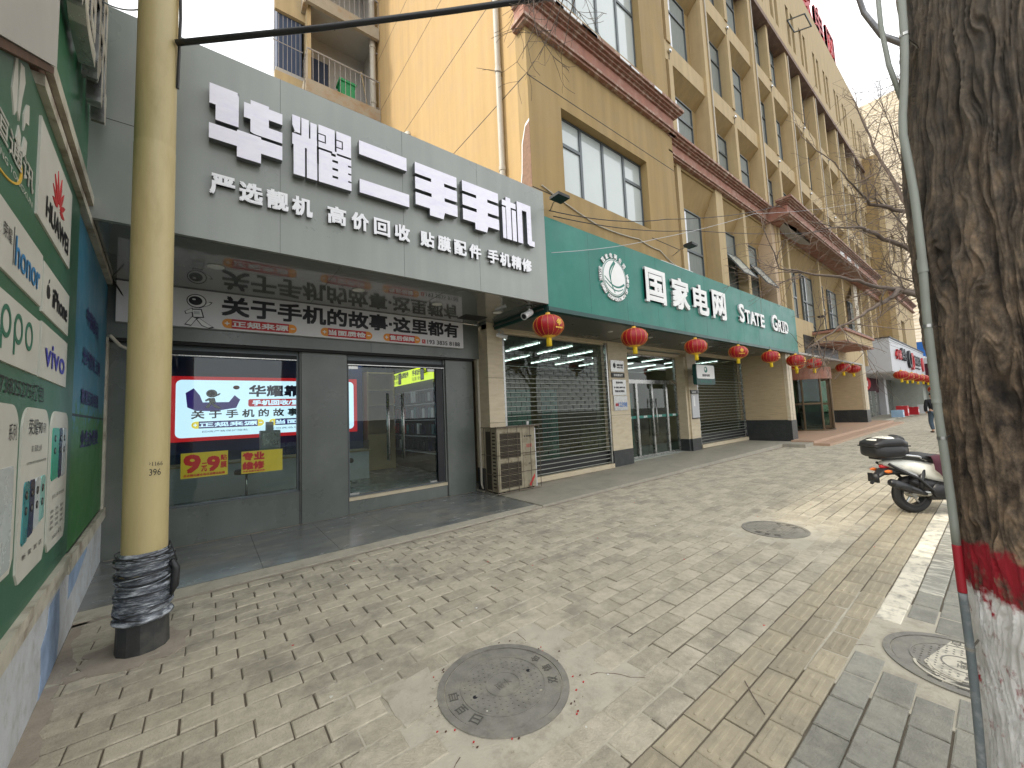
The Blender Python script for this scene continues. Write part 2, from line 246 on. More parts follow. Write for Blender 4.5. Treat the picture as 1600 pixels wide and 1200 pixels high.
class MB:
    def __init__(s): s.v = []; s.f = []; s.m = []; s.ml = []
    def mi(s, m):
        m = MATS[m]
        if m not in s.ml: s.ml.append(m)
        return s.ml.index(m)
    def add(s, vs_, fs, m):
        o = len(s.v); s.v += [Vector(p) for p in vs_]; k = s.mi(m)
        for f in fs: s.f.append(tuple(i+o for i in f)); s.m.append(k)
        return s
    def fbox(s, fr, u0, u1, v0, v1, w0, w1, m):
        P = [fr(a, b, c) for c in (w0, w1) for b in (v0, v1) for a in (u0, u1)]
        return s.add(P, [(0, 2, 3, 1), (4, 5, 7, 6), (0, 1, 5, 4), (2, 6, 7, 3), (0, 4, 6, 2), (1, 3, 7, 5)], m)
    def box(s, x0, x1, y0, y1, z0, z1, m): return s.fbox(FZ(0), x0, x1, y0, y1, z0, z1, m)
    def quad(s, a, b, c, d, m): return s.add([a, b, c, d], [(0, 1, 2, 3)], m)
    def poly(s, fr, pts, w0, w1, m, side=None):
        n = len(pts); P = [fr(a, b, w0) for a, b in pts]+[fr(a, b, w1) for a, b in pts]
        s.add(P, [tuple(range(n, 2*n))], m)
        s.add(P, [tuple(range(n-1, -1, -1))]+[(i, (i+1) % n, n+(i+1) % n, n+i) for i in range(n)], side or m); return s
    def disc(s, fr, cu, cv, ru, rv, w0, w1, m, n=32): return s.poly(fr, [(cu+ru*math.cos(2*math.pi*i/n), cv+rv*math.sin(2*math.pi*i/n)) for i in range(n)], w0, w1, m)
    def ring(s, fr, cu, cv, r0, r1, w0, w1, m, n=40, rv=1, a0=0, a1=2*math.pi):
        P = []
        for i in range(n+1):
            a = a0+(a1-a0)*i/n; c, d = math.cos(a), math.sin(a)*rv
            P += [fr(cu+r0*c, cv+r0*d, w0), fr(cu+r1*c, cv+r1*d, w0), fr(cu+r1*c, cv+r1*d, w1), fr(cu+r0*c, cv+r0*d, w1)]
        fs = []
        for i in range(n):
            b = 4*i
            for k in range(4): fs.append((b+k, b+(k+1) % 4, b+4+(k+1) % 4, b+4+k))
        return s.add(P, fs, m)
    def grid(s, fr, solids, holes, w0, w1, m, side=None, nudge=None):
        r6 = lambda x: round(x, 5)
        us = sorted({r6(x) for r in solids+holes for x in (r[0], r[1])}); vs_ = sorted({r6(x) for r in solids+holes for x in (r[2], r[3])})
        def inn(u, v): return any(a <= u <= b and c <= v <= d for a, b, c, d in solids) and not any(a <= u <= b and c <= v <= d for a, b, c, d in holes)
        C = {(i, j) for i in range(len(us)-1) for j in range(len(vs_)-1) if inn((us[i]+us[i+1])/2, (vs_[j]+vs_[j+1])/2)}
        nud = nudge or (lambda u, v: (u, v)); front = []; idx = {}; sides = []
        P = []
        def vid(i, j, k):
            if (i, j, k) not in idx:
                idx[(i, j, k)] = len(P); a, b = nud(us[i], vs_[j]); P.append(fr(a, b, w1 if k else w0))
            return idx[(i, j, k)]
        for i, j in C:
            front.append((vid(i, j, 1), vid(i+1, j, 1), vid(i+1, j+1, 1), vid(i, j+1, 1)))
            sides.append((vid(i, j, 0), vid(i, j+1, 0), vid(i+1, j+1, 0), vid(i+1, j, 0)))
            for (di, dj, a, b) in ((-1, 0, (i, j), (i, j+1)), (1, 0, (i+1, j+1), (i+1, j)), (0, -1, (i+1, j), (i, j)), (0, 1, (i, j+1), (i+1, j+1))):
                if (i+di, j+dj) not in C: sides.append((vid(*a, 1), vid(*a, 0), vid(*b, 0), vid(*b, 1)))
        o = len(s.v); s.v += P; k1 = s.mi(m); k2 = s.mi(side or m)
        for f in front: s.f.append(tuple(x+o for x in f)); s.m.append(k1)
        for f in sides: s.f.append(tuple(x+o for x in f)); s.m.append(k2)
        return s
    def tube(s, pts, r, m, n=8, cap=True):
        pts = [Vector(p) for p in pts]; k = len(pts); rs = r if isinstance(r, (list, tuple)) else [r]*k
        o = len(s.v); up = None; P = []
        for i, p in enumerate(pts):
            d = (pts[min(i+1, k-1)]-pts[max(i-1, 0)]).normalized()
            if up is None: up = d.orthogonal().normalized()
            up = (up-d*up.dot(d)); up = up.normalized() if up.length > 1e-6 else d.orthogonal().normalized()
            q = d.cross(up)
            for j in range(n):
                a = 2*math.pi*j/n; P.append(p+(up*math.cos(a)+q*math.sin(a))*rs[i])
        fs = [(i*n+j, i*n+(j+1) % n, (i+1)*n+(j+1) % n, (i+1)*n+j) for i in range(k-1) for j in range(n)]
        if cap and n > 2: fs += [tuple(range(n-1, -1, -1)), tuple(range((k-1)*n, k*n))]
        return s.add(P, fs, m)
    def lathe(s, c, prof, m, n=24, ax=(0, 0, 1), sc=(1, 1), fn=None):
        c = Vector(c); ax = Vector(ax).normalized(); e1 = ax.orthogonal().normalized() if abs(ax.z) < .99 else Vector((1, 0, 0)); e2 = ax.cross(e1); P = []
        for r, h in prof:
            for j in range(n):
                a = 2*math.pi*j/n; rr = r*(fn(a, h) if fn else 1); P.append(c+ax*h+e1*math.cos(a)*rr*sc[0]+e2*math.sin(a)*rr*sc[1])
        k = len(prof); fs = [(i*n+j, i*n+(j+1) % n, (i+1)*n+(j+1) % n, (i+1)*n+j) for i in range(k-1) for j in range(n)]
        fs += [tuple(range(n-1, -1, -1)), tuple(range((k-1)*n, k*n))]
        return s.add(P, fs, m)
    def text(s, fr, body, u0, u1, v0, v1, w, m, ext=0, bold=0, res=2, side=None):
        V, Fs, (x0, x1, y0, y1) = textgeo(body, ext, res)
        if not V: return s
        sh = [(0, 0)] if not bold else [(-bold, -bold), (bold, -bold), (-bold, bold), (bold, bold), (0, 0)]
        su = (u1-u0)/(x1-x0); sv = (v1-v0)/(y1-y0)
        for q, (a, b) in enumerate(sh):
            s.add([fr(u0+(x-x0)*su+a, v0+(y-y0)*sv+b, w+(z+.5)*ext+q*.0004 if ext > 0 else w+q*.0004) for x, y, z in V], Fs, m)
            if side and ext > 0:
                k = s.mi(side); nf = len(Fs); o = len(s.v)-len(V)
                for i, f in enumerate(Fs):
                    zz = [V[j][2] for j in f]
                    if min(zz) < .4: s.m[len(s.f)-nf+i] = k
        return s
    def build(s, name, parent=None, smooth=False, kind=None, loc=None):
        off = OFF.get(parent, Vector((0, 0, 0))) if loc is None else Vector((0, 0, 0))
        me = bpy.data.meshes.new(name); me.from_pydata([tuple(v-off) for v in s.v], [], s.f)
        for m in s.ml: me.materials.append(m)
        me.polygons.foreach_set('material_index', s.m)
        if smooth: me.polygons.foreach_set('use_smooth', [True]*len(s.f))
        me.update()
        if smooth == 'auto': me.set_sharp_from_angle(angle=R(40))
        o = bpy.data.objects.new(name, me); COL.objects.link(o)
        if parent: o.parent = parent; OFF[o] = OFF.get(parent, Vector((0, 0, 0))) if loc is None else Vector((0, 0, 0))
        if loc is not None: o.location = loc
        if kind: o['kind'] = kind
        return o
OFF = {}
def tag(o, label, cat, group=None):
    o['label'] = label; o['category'] = cat
    if group: o['group'] = group
    return o
def thing(name, label, cat, loc=(0, 0, 0), group=None):
    o = bpy.data.objects.new(name, None); COL.objects.link(o); o.location = loc; o.empty_display_size = .1; OFF[o] = Vector(loc)
    return tag(o, label, cat, group)
def dup(root, loc, label=None, rz=0, scale=None):
    r = root.copy(); COL.objects.link(r); r.location = loc; r.rotation_euler = (0, 0, rz)
    if scale: r.scale = (scale,)*3
    if label: r['label'] = label
    for ch in list(root.children):
        c = ch.copy(); COL.objects.link(c); c.parent = r
        for g in list(ch.children):
            d = g.copy(); COL.objects.link(d); d.parent = c
    return r
def inst(name, me, parent, loc, label=None):
    o = bpy.data.objects.new(name, me); COL.objects.link(o); o.parent = parent; o.location = Vector(loc)-OFF.get(parent, Vector((0, 0, 0)))
    if label: o['label'] = label
    OFF[o] = Vector((0, 0, 0)); return o
def pz(x): return max(.02, min(.12, .03+(x-4.5)*.0075))
# ================================================================ THE SETTING: ground
b = MB(); b.quad((-400, -400, -.16), (400, -400, -.16), (400, 400, -.16), (-400, 400, -.16), 'asphalt'); b.build('ground', kind='structure')
b = MB(); b.box(-30, 140, -2.2, 12, -.15, -.011, 'joint_sand'); b.build('pavement_bed', kind='structure')
b = MB(); b.box(-30, 140, -2.4, -2.2, -.15, .0, 'concrete'); b.build('kerb', kind='structure')
b = MB(); b.box(46, 140, -2.2, 4.9, -.01, -.001, 'brick_paver'); b.build('pavement', kind='structure')
WU = Vector((-.071, .9975, 0)).normalized(); WN = Vector((.9975, .071, 0)).normalized(); WO = Vector((-.818, 3.921, 0))
W = F(WO, WU, (0, 0, 1), WN)
def wall_x(y): return WO.x-.0712*(y-WO.y)
MAN = [(1.44, 2.045, .40), (5.79, 2.0, .37), (3.63, .30, .36)]
def in_patch(x, y):
    if abs(x-1.5) < .62 and abs(y-2.02) < .5 and not (x < 1.1 and y < 1.72): return True
    if abs(x-5.79) < .55 and abs(y-2.0) < .47: return True
    if (x-3.6)**2+(y-.3)**2 < .46**2: return True
    return False
class BK:
    def __init__(s): s.v = []; s.f = []; s.r = []
    def brick(s, x0, x1, y0, y1, z=0.0, ribs=False, rnd=None):
        rnd = random.random() if rnd is None else rnd; o = len(s.v); e = .006; t1, t2 = random.gauss(0, .0014), random.gauss(0, .0014); z += random.gauss(0, .0012)
        j = lambda: random.uniform(-.0022, .0022)
        a, c, d, g = x0+j(), x1+j(), y0+j(), y1+j()
        s.v += [(a, d, -.02), (c, d, -.02), (c, g, -.02), (a, g, -.02), (a, d, z-.005), (c, d, z-.005), (c, g, z-.005), (a, g, z-.005),
                (a+e, d+e, z-t1-t2), (c-e, d+e, z+t1-t2), (c-e, g-e, z+t1+t2), (a+e, g-e, z-t1+t2)]
        fs = [(0, 1, 5, 4), (1, 2, 6, 5), (2, 3, 7, 6), (3, 0, 4, 7), (4, 5, 9, 8), (5, 6, 10, 9), (6, 7, 11, 10), (7, 4, 8, 11), (8, 9, 10, 11)]
        s.f += [tuple(i+o for i in f) for f in fs]; s.r += [rnd]*9
        if ribs:
            for q in (0, 1):
                yy = y0+.045+q*(y1-y0-.09); o = len(s.v); L0, L1 = x0+.04, x1-.04; w = .011; hh = z+.0045; n = 6
                P = []
                for k in range(n+1):
                    an = -math.pi/2+math.pi*k/n; P.append((L1+w*math.cos(an), yy+w*math.sin(an)))
                for k in range(n+1):
                    an = math.pi/2+math.pi*k/n; P.append((L0+w*math.cos(an), yy+w*math.sin(an)))
                N = len(P); cx = (L0+L1)/2
                s.v += [(p, q_, z-.002) for p, q_ in P]+[(cx+(p-cx)*.985, yy+(q_-yy)*.6, hh) for p, q_ in P]
                s.f += [(o+i, o+(i+1) % N, o+N+(i+1) % N, o+N+i) for i in range(N)]+[tuple(o+N+i for i in range(N))]; s.r += [min(1, rnd+.15)]*(N+1)
    def build(s, name, m):
        me = bpy.data.meshes.new(name); me.from_pydata(s.v, [], s.f); me.materials.append(MATS[m])
        at = me.attributes.new('rnd', 'FLOAT', 'FACE'); at.data.foreach_set('value', s.r)
        o = bpy.data.objects.new(name, me); COL.objects.link(o); o['kind'] = 'structure'; return o
PAV, GRY, TAC, LIN, WRN = BK(), BK(), BK(), BK(), BK()
PY, PX = .1532, .302; Y0 = .765
ROW = lambda k: Y0+k*PY
for k in range(-14, 28):
    y0 = ROW(k); y1 = y0+PY-.009; sh = (k % 2)*.5*PX+random.uniform(-.02, .02)
    n = int((47.5)/PX)
    for i in range(n):
        x0 = -1.3+i*PX+sh; x1 = x0+PX-.009; cx, cy = (x0+x1)/2, (y0+y1)/2
        if x0 < wall_x(cy)+.0: 
            if x1 < wall_x(cy)+.06: continue
            x0 = wall_x(cy)+.004
        if x0 > 46: continue
        if in_patch(cx, cy): continue
        if k >= 26 and cx > -5 and cx < 1.0+.3*(27-k): pass
        if 0 <= k <= 2: TAC.brick(x0, x1, y0, y1, 0, ribs=cx < 22)
        elif k == -1 and cx > 3.42: LIN.brick(x0, x1, y0, y1)
        elif k == -2 and 4.7 < cx < 9: WRN.brick(x0, x1, y0, y1)
        elif k < 0: GRY.brick(x0, x1, y0, y1)
        else: PAV.brick(x0, x1, y0, y1)
PAV.build('pavement', 'brick_paver'); GRY.build('grey_pavement', 'brick_paver_grey'); TAC.build('tactile_paving', 'tactile_yellow'); LIN.build('painted_line', 'line_paint'); WRN.build('worn_painted_line', 'worn_paint')
# left corner bricks up to the shop, half hidden in dust
def rough_poly(cx, cy, pts, z0, z1, m, name, jit=.02):
    b = MB(); P = []
    for i in range(len(pts)):
        a, c = Vector(pts[i]), Vector(pts[(i+1) % len(pts)]); n = max(2, int((c-a).length/.06))
        for k in range(n):
            p = a.lerp(c, k/n); P.append((p.x+random.uniform(-jit, jit), p.y+random.uniform(-jit, jit)))
    b.poly(FZ(0), P, z0, z1, m); return b.build(name, kind='structure')
rough_poly(0, 0, [(.6, 1.3), (.6, 2.8), (2.4, 2.8), (2.4, 1.3)], -.02, -.005, 'concrete', 'concrete_patch')
rough_poly(0, 0, [(.84, 2.12), (.84, 2.5), (1.16, 2.52), (1.1, 2.16)], -.015, .001, 'concrete', 'concrete_slab', .008)
rough_poly(0, 0, [(4.9, 1.3), (4.9, 2.8), (6.7, 2.8), (6.7, 1.3)], -.02, -.005, 'concrete', 'concrete_patch', .02)
rough_poly(0, 0, [(2.9, -.5), (2.9, 1.0), (4.4, 1.0), (4.4, -.5)], -.02, -.005, 'concrete', 'concrete_patch', .01)
rough_poly(0, 0, [(-.72, 3.98), (-.68, 4.35), (-.45, 4.47), (-.2, 4.42), (-.08, 4.2), (-.12, 3.98), (-.4, 3.88)], -.02, .004, 'concrete_dirty', 'dirt_patch', .04)
b = MB(); b.poly(FZ(0), [(-1.1, 5.09), (2.0, 5.09), (4.7, 5.12), (4.7, 5.3), (1.4, 5.34), (-1.1, 5.36)], -.02, .012, 'concrete'); b.build('forecourt_edge', kind='structure')
b = MB()
for i in range(7):
    for j in range(2):
        x0 = -1.15+i*.83; y0 = 5.36+j*.9; x1 = min(x0+.826, 4.56); b.box(x0, x1, y0-(.05 if i > 3 and j == 0 else 0), y0+.896, -.02, .016, 'forecourt_marble')
b.build('forecourt', kind='structure')
# stone platform in front of the office, rising to the right
b = MB(); segs = [4.566+i*1.5 for i in range(9)]+[17.25]
for i in range(len(segs)-1):
    x0, x1 = segs[i]+.002, segs[i+1]-.002
    for (y0, y1) in ((5.1, 5.32), (5.325, 6.3), (6.305, 7.9)):
        P = [(x0, y0, -.1), (x1, y0, -.1), (x1, y1, -.1), (x0, y1, -.1), (x0, y0, pz(x0)), (x1, y0, pz(x1)), (x1, y1, pz(x1)), (x0, y1, pz(x0))]
        b.add(P, [(4, 5, 6, 7), (0, 1, 5, 4), (1, 2, 6, 5), (2, 3, 7, 6), (3, 0, 4, 7)], 'platform_stone')
b.build('platform', kind='structure')
b = MB(); b.box(16.2, 17.1, 4.42, 5.095, -.02, .115, 'platform_stone')
b.box(17.1, 33, 3.95, 4.4, -.02, .085, 'pink_granite'); b.box(17.1, 33, 4.4, 5.1, -.02, .17, 'pink_granite'); b.box(17.47, 33, 5.1, 8, -.02, .17, 'pink_granite')
b.build('entrance_steps', kind='structure')
b = MB(); b.box(33, 60, 4.95, 8, -.02, .14, 'platform_stone'); b.build('platform', kind='structure')

# manhole covers
def manhole(x, y, r, label, sym=1, painted=False):
    t = thing('manhole_cover', label, 'manhole cover', (x, y, 0), 'manhole covers in the pavement'); fr = F((x, y, 0), (1, 0, 0), (0, 1, 0), (0, 0, 1))
    b = MB(); b.ring(fr, 0, 0, r*.90, r, -.02, .004, 'iron', 48); b.build('frame', t)
    b = MB(); b.disc(fr, 0, 0, r*.885, r*.885, -.02, -.001, 'iron', 48)
    for rr in (.63, .25): b.ring(fr, 0, 0, r*rr, r*(rr+.022), -.001, .0035, 'iron', 40)
    for i in range(14):
        for j in range(14):
            u, v = (i-6.5)*r*.09+(j % 2)*r*.04, (j-6.5)*r*.09; d = math.hypot(u, v)
            if r*.29 < d < r*.6: b.disc(fr, u, v, r*.016, r*.016, -.001, .003, 'iron', 6)
    for q in ((-.48, .05), (.48, -.02)): b.disc(fr, q[0]*r, q[1]*r, r*.035, r*.035, -.0008, .0006, 'ink', 10)
    for k, ch in enumerate('双信合'):
        a = R(-35+k*22); f2 = F(fr(math.cos(a)*r*.76, math.sin(a)*r*.76), (-math.sin(a), math.cos(a), 0), (-math.cos(a), -math.sin(a), 0), (0, 0, 1))
        b.text(f2, ch, -.03, .03, -.03, .03, .001, 'iron_dark', ext=.0015)
    for k, ch in enumerate('自百日'):
        a = R(160+k*22); f2 = F(fr(math.cos(a)*r*.76, math.sin(a)*r*.76), (-math.sin(a), math.cos(a), 0), (-math.cos(a), -math.sin(a), 0), (0, 0, 1))
        b.text(f2, ch, -.03, .03, -.03, .03, .001, 'iron_dark', ext=.0015)
    b.text(fr, '雨水', -.05, .05, -.03, .03, .001, 'iron', ext=.003)
    if painted:
        P = [(-r*.8, .07), (-.1, .16), (r*.82, .07), (r*.86, -.05), (.1, -.06), (-r*.6, -.0)]
        b.poly(fr, P, -.003, .0012, 'line_paint')
        for rr in (.45, .8): b.ring(fr, -.1, .02, r*rr*.6, r*(rr*.6+.04), 0, .005, 'line_paint', 30, a0=1.7, a1=4.6)
    b.build('cover', t); return t
manhole(*MAN[0], 'large round iron manhole cover in a broken cream concrete surround, nearest the viewer')
manhole(*MAN[1], 'grey iron manhole cover out in the brick pavement between scooter and platform')
manhole(*MAN[2], 'iron manhole cover with white line paint across it beside the tree trunk', painted=True)

# ================================================================ left building with green boards
t = thing('shop_building', 'green fronted building along the left edge with a stained white base wall', 'building', (-1.2, 4, 0))
b = MB(); b.fbox(W, -2.3, 3.4, 0, .6, -.3, .0, 'old_white_wall'); b.fbox(W, -2.3, 3.4, .6, 3.5, -.3, -.05, 'old_white_wall')
b.fbox(W, 3.1, 3.4, .6, 3.5, -.05, .02, 'trim_dirty')
b.poly(W, [(-.08, 0), (-.02, .12), (-.05, .3), (.12, .36), (.16, .48), (.5, .5), (.56, .2), (.5, .02), (.3, 0)], 0, .003, 'wall_blue_stain')
b.poly(W, [(.9, .3), (.92, .5), (1.5, .56), (1.9, .57), (1.95, .45), (1.3, .33)], 0, .003, 'wall_blue_stain')
b.box(-9, -.98, 3.5, 9, 3.7, 6.6, 'green_fascia'); b.box(-9, -.72, 1.62, 1.66, 0, 6.6, 'plaster_grey')
b.build('wall', t)
b = MB(); b.fbox(W, -2.3, .62, .58, .66, 0, .03, 'trim_dirty'); b.fbox(W, -2.3, .62, .66, .72, .0, .045, 'trim_dirty'); b.fbox(W, .62, 3.4, .56, .68, 0, .035, 'trim_dirty'); b.build('ledge', t)
b = MB(); b.fbox(W, -.9, 3.0, 3.50, 3.565, -.05, .045, 'trim_dirty'); b.fbox(W, -.9, 3.0, 3.565, 3.68, -.05, .02, 'rust'); b.fbox(W, -.9, 3.0, 3.68, 3.77, -.05, .05, 'trim_dirty')
b.build('trim', t)
b = MB(); b.fbox(W, -.86, 3.0, 3.77, 6.6, -.2, 0, 'green_fascia')
b.build('fascia', t)
b = MB(); b.poly(W, [(-.875, 3.645), (-.875, 6.6), (-2.3, 6.6), (-2.3, 2.8)], .03, .08, 'plaster_grey'); b.poly(W, [(-.875, 3.60), (-.875, 3.64), (-2.3, 2.795), (-2.3, 2.755)], .02, .07, 'rust'); b.build('end_panel', t)
b = MB(); b.box(-9, wall_x(9)-.06, 1.62, 9, 6.6, 6.7, 'grey_light'); b.build('roof', t)
t = thing('channel_sign', 'pale raised metal characters standing out from the upper green fascia at top left', 'sign', tuple(W(.5, 4.6, 0)))
for k, ch in enumerate('恒通讯'):
    b = MB(); s0 = -1.3+k*.76; b.text(W, ch, s0, s0+.68, 4.4, 5.5, .03, 'trim_dirty', ext=.085, bold=.02, side='steel'); b.build('character', t)

t = thing('advertising_board', 'green shop board with brand panels and phone pictures on the left wall', 'signboard', tuple(W(0, .7, 0)))
b = MB(); b.fbox(W, -2.3, .655, .72, 3.5, -.05, .012, 'green_board'); b.build('board', t)
def panel(s0, s1, v0, v1, m='tile_cream', name='brand_panel'):
    b = MB(); b.fbox(W, s0, s1, v0, v1, .01, .022, m); return b.build(name, t)
w = .0245
p = panel(-.79, .2, 2.83, 3.39)
b = MB(); b.text(W, 'HUAWEI', -.6, .1, 2.9, 3.02, w, 'ink', bold=.004, res=3); b.build('lettering', p)
b = MB()
for k in range(8):       # petals of the flower emblem
    a = R(90+(k-3.5)*25); L = .215-.012*abs(k-3.5)*2; c = (-.26, 3.08)
    P = []
    for q in range(13):
        tt = q/12; P.append((.035+L*tt, .0175*math.sin(math.pi*tt**.8)))
    for q in range(11, 0, -1):
        tt = q/12; P.append((.035+L*tt, -.0175*math.sin(math.pi*tt**.8)))
    ca, sa = math.cos(a), math.sin(a); b.poly(W, [(c[0]+(u*ca-v*sa)*1.15, c[1]+(u*sa+v*ca)) for u, v in P], w-.003, w+.001*(k % 2)+.001, 'red')
b.build('emblem', p)
p = panel(-1.6, -.61, 2.36, 2.655)
b = MB(); b.text(W, 'honor', -1.16, -.68, 2.43, 2.57, w, 'honor_blue', bold=.002, res=4); b.text(W, '荣耀', -1.35, -1.22, 2.5, 2.57, w, 'ink'); b.fbox(W, -1.19, -1.184, 2.42, 2.6, w-.001, w, 'ink'); b.build('lettering', p)
p = panel(-.575, .25, 2.345, 2.64)
b = MB(); b.text(W, 'iPhone', -.32, .17, 2.43, 2.55, w, 'ink', bold=.003, res=3); b.build('lettering', p)
b = MB(); b.disc(W, -.45, 2.49, .038, .043, w-.002, w, 'ink', 20); b.disc(W, -.425, 2.49, .022, .036, w-.002, w+.0006, 'ink', 16); b.disc(W, -.395, 2.5, .016, .018, w-.001, w+.001, 'tile_cream', 12); b.poly(W, [(-.45, 2.54), (-.44, 2.565), (-.42, 2.575), (-.427, 2.55)], w-.002, w, 'ink'); b.build('emblem', p)
p = panel(-1.7, -.615, 1.97, 2.275)
b = MB()
for k, (cu, st) in enumerate(((-1.42, 0), (-1.24, 1), (-1.04, 1), (-.84, 0))):
    b.ring(W, cu, 2.15, .052, .075, w-.001, w, 'oppo_green', 24)
    if k in (1, 2): b.fbox(W, cu-.075, cu-.055, 2.02, 2.17, w-.001, w+.0006, 'oppo_green')
b.build('lettering', p)
p = panel(-.565, .25, 1.97, 2.29)
b = MB(); b.text(W, 'vivo', -.46, .15, 2.05, 2.19, w, 'vivo_blue', bold=.004, res=3); b.build('lettering', p)
b = MB(); b.text(W, '永恒通讯', -1.75, -.86, 2.9, 3.02, .016, 'tile_cream', bold=.002); b.text(W, 'YONGHENG TONGXUN', -1.75, -.86, 2.83, 2.86, .016, 'tile_cream')
b.text(W, '173825275打包', -1.3, -.38, 1.83, 1.93, .016, 'ink'); b.build('lettering', t)
b = MB()
for P in ([(-1.3, 3.2), (-1.27, 3.36), (-1.24, 3.41), (-1.22, 3.3), (-1.22, 3.14), (-1.25, 3.1)], [(-1.2, 3.15), (-1.19, 3.4), (-1.13, 3.42), (-1.1, 3.36), (-1.14, 3.25), (-1.17, 3.12)], [(-1.1, 3.2), (-1.05, 3.28), (-1.01, 3.3), (-1.0, 3.2), (-1.06, 3.18), (-1.09, 3.12)], [(-1.2, 3.02), (-1.17, 3.1), (-1.13, 3.07), (-1.13, 2.99)], [(-1.1, 3.02), (-1.07, 3.1), (-1.02, 3.1), (-1.03, 3.03), (-1.08, 2.99)]):
    b.poly(W, P, .01, .017, 'tile_cream')
b.ring(W, -1.45, 2.9, .36, .38, .011, .017, 'gold', 40, rv=.36, a0=-2.6, a1=.4); b.build('emblem', t)
# phone pictures with rounded tops
def poster(s0, s1, v0, v1, r=.13):
    P = [(s0+.05, v0), (s1-.05, v0), (s1, v0+.06)]+[(s1-r+r*math.cos(a), v1-r+r*math.sin(a)) for a in [math.pi/2*i/6 for i in range(7)]]+[(s0+r+r*math.cos(a), v1-r+r*math.sin(a)) for a in [math.pi/2+math.pi/2*i/6 for i in range(7)]]+[(s0, v0+.06)]
    b = MB(); b.poly(W, P, .01, .02, 'tile_cream'); return b.build('phone_poster', t)
def phone(b, s0, s1, v0, v1, m, cams=True, sl=0):
    P = [(s0+.02, v0), (s1-.01, v0+.01), (s1, v0+.03), (s1+sl, v1-.02), (s1-.02+sl, v1), (s0+.02+sl, v1), (s0+sl, v1-.02), (s0, v0+.02)]
    b.poly(W, P, .019, .0245, m)
    if cams:
        cc = s0+(s1-s0)*.35+sl
        for q in (.07, .15): b.ring(W, cc, v1-q, .0, .022, .0245, .027, 'ink', 12); b.disc(W, cc, v1-q, .012, .012, .027, .028, 'steel', 10)
p = poster(-1.62, -.93, 1.0, 1.79)
b = MB(); b.text(W, '系列', -1.1, -.97, 1.62, 1.7, .022, 'ink'); b.build('lettering', p)
b = MB(); phone(b, -1.45, -1.0, 1.02, 1.5, 'phone_silver'); b.build('phone', p)
p = poster(-.86, -.24, .9, 1.79)
b = MB(); b.text(W, '荣耀90', -.74, -.42, 1.64, 1.73, .022, 'ink'); b.text(W, '系列', -.4, -.33, 1.65, 1.71, .022, 'ink'); b.text(W, '高  品质上新', -.66, -.42, 1.55, 1.585, .022, 'ink')
b.text(W, '以旧换新焕新升级至高补贴享优惠', -.75, -.3, 1.485, 1.5, .022, 'ink'); b.text(W, '新  款  到  店', -.76, -.32, 1.0, 1.03, .022, 'ink'); b.build('lettering', p)
for q, (m, a, c) in enumerate((('phone_teal', -.8, -.69), ('phone_navy', -.68, -.57), ('phone_silver', -.56, -.44), ('phone_mint', -.43, -.31))):
    b = MB(); phone(b, a, c, 1.08+.02*q, 1.4-.0*q, m, sl=.015); b.build('phone', p)
p = poster(-.17, .44, .9, 1.79)
b = MB(); b.text(W, '即 刻 上 新  现 货 发 售', -.05, .35, 1.22, 1.245, .022, 'ink')
for i in range(3):
    for j in range(4): b.text(W, ['主要功能', '超长续航', '极速快充'][i], -.1+i*.17, .0+i*.17, 1.13-j*.035, 1.15-j*.035, .022, 'ink')
b.text(W, 'nova11 系列', .0, .3, .95, .99, .022, 'ink'); b.build('lettering', p)
for q, (m, a, c) in enumerate((('phone_green', -.13, .08), ('phone_navy', .1, .2), ('phone_silver', .22, .34))):
    b = MB(); phone(b, a, c, 1.34, 1.68, m); b.build('phone', p)

t = thing('poster', 'blue lake picture poster with dark characters on the left wall beside the lamp pole', 'poster', tuple(W(1.6, .7, 0)))
b = MB(); b.fbox(W, .66, 3.08, .7, 3.49, -.05, .0, 'poster_blue'); b.fbox(W, .66, 3.0, 1.78, 1.8, 0, .004, 'ink'); b.fbox(W, .7, 2.6, 1.43, 1.77, 0, .003, 'poster_blue'); b.build('sheet', t)
b = MB()
for s, (a, c, d, e) in (('中国移动', (1.3, 2.2, 2.65, 2.82)), ('光纤宽带上网', (1.15, 2.45, 2.26, 2.42)), ('高清互动电视', (1.15, 2.4, 1.9, 2.04)), ('业务办理处', (1.2, 2.5, 1.5, 1.66))): b.text(W, s, a, c, d, e, .006, 'ink_navy', bold=.004)
b.build('lettering', t)

# ================================================================ lamp pole
t = thing('utility_pole', 'thick cream painted steel pole with its foot wrapped in black film', 'pole', (-.375, 4.2, 0))
b = MB(); b.lathe((-.375, 4.2, 0), [(.135, .25), (.133, 2.0), (.131, 3.97), (.128, 3.98), (.13, 4.0), (.126, 8)], 'pole_cream', 40)
b.build('shaft', t, smooth='auto')
b = MB(); b.text(F((-.375, 4.2, 0), (1, 0, 0), (0, 0, 1), (0, -1, 0)), '今1166', .0, .1, 1.36, 1.4, .1315, 'ink'); b.text(F((-.375, 4.2, 0), (1, 0, 0), (0, 0, 1), (0, -1, 0)), '7396', .0, .09, 1.29, 1.34, .1315, 'ink'); b.build('stencil', t)
b = MB(); b.lathe((-.375, 4.2, 0), [(.155, 0), (.15, .2), (.147, .3)], 'sleeve', 12); b.build('base_sleeve', t)
b = MB(); prof = []
for i in range(40):
    h = .22+i*.0123; r = .15+.012*math.sin(i*1.1)+(.018 if i < 12 else 0)+(.01 if i > 32 else 0)-.006*math.sin(i*.3); prof.append((r, h))
b.lathe((-.375, 4.2, 0), [(.14, .22)]+prof+[(.135, .72)], 'wrap_film', 64, fn=lambda a, h: 1+.05*noise.noise((math.cos(a)*3, math.sin(a)*3, h*25+a*.8)))
b.build('plastic_wrap', t, smooth=True)
b = MB()
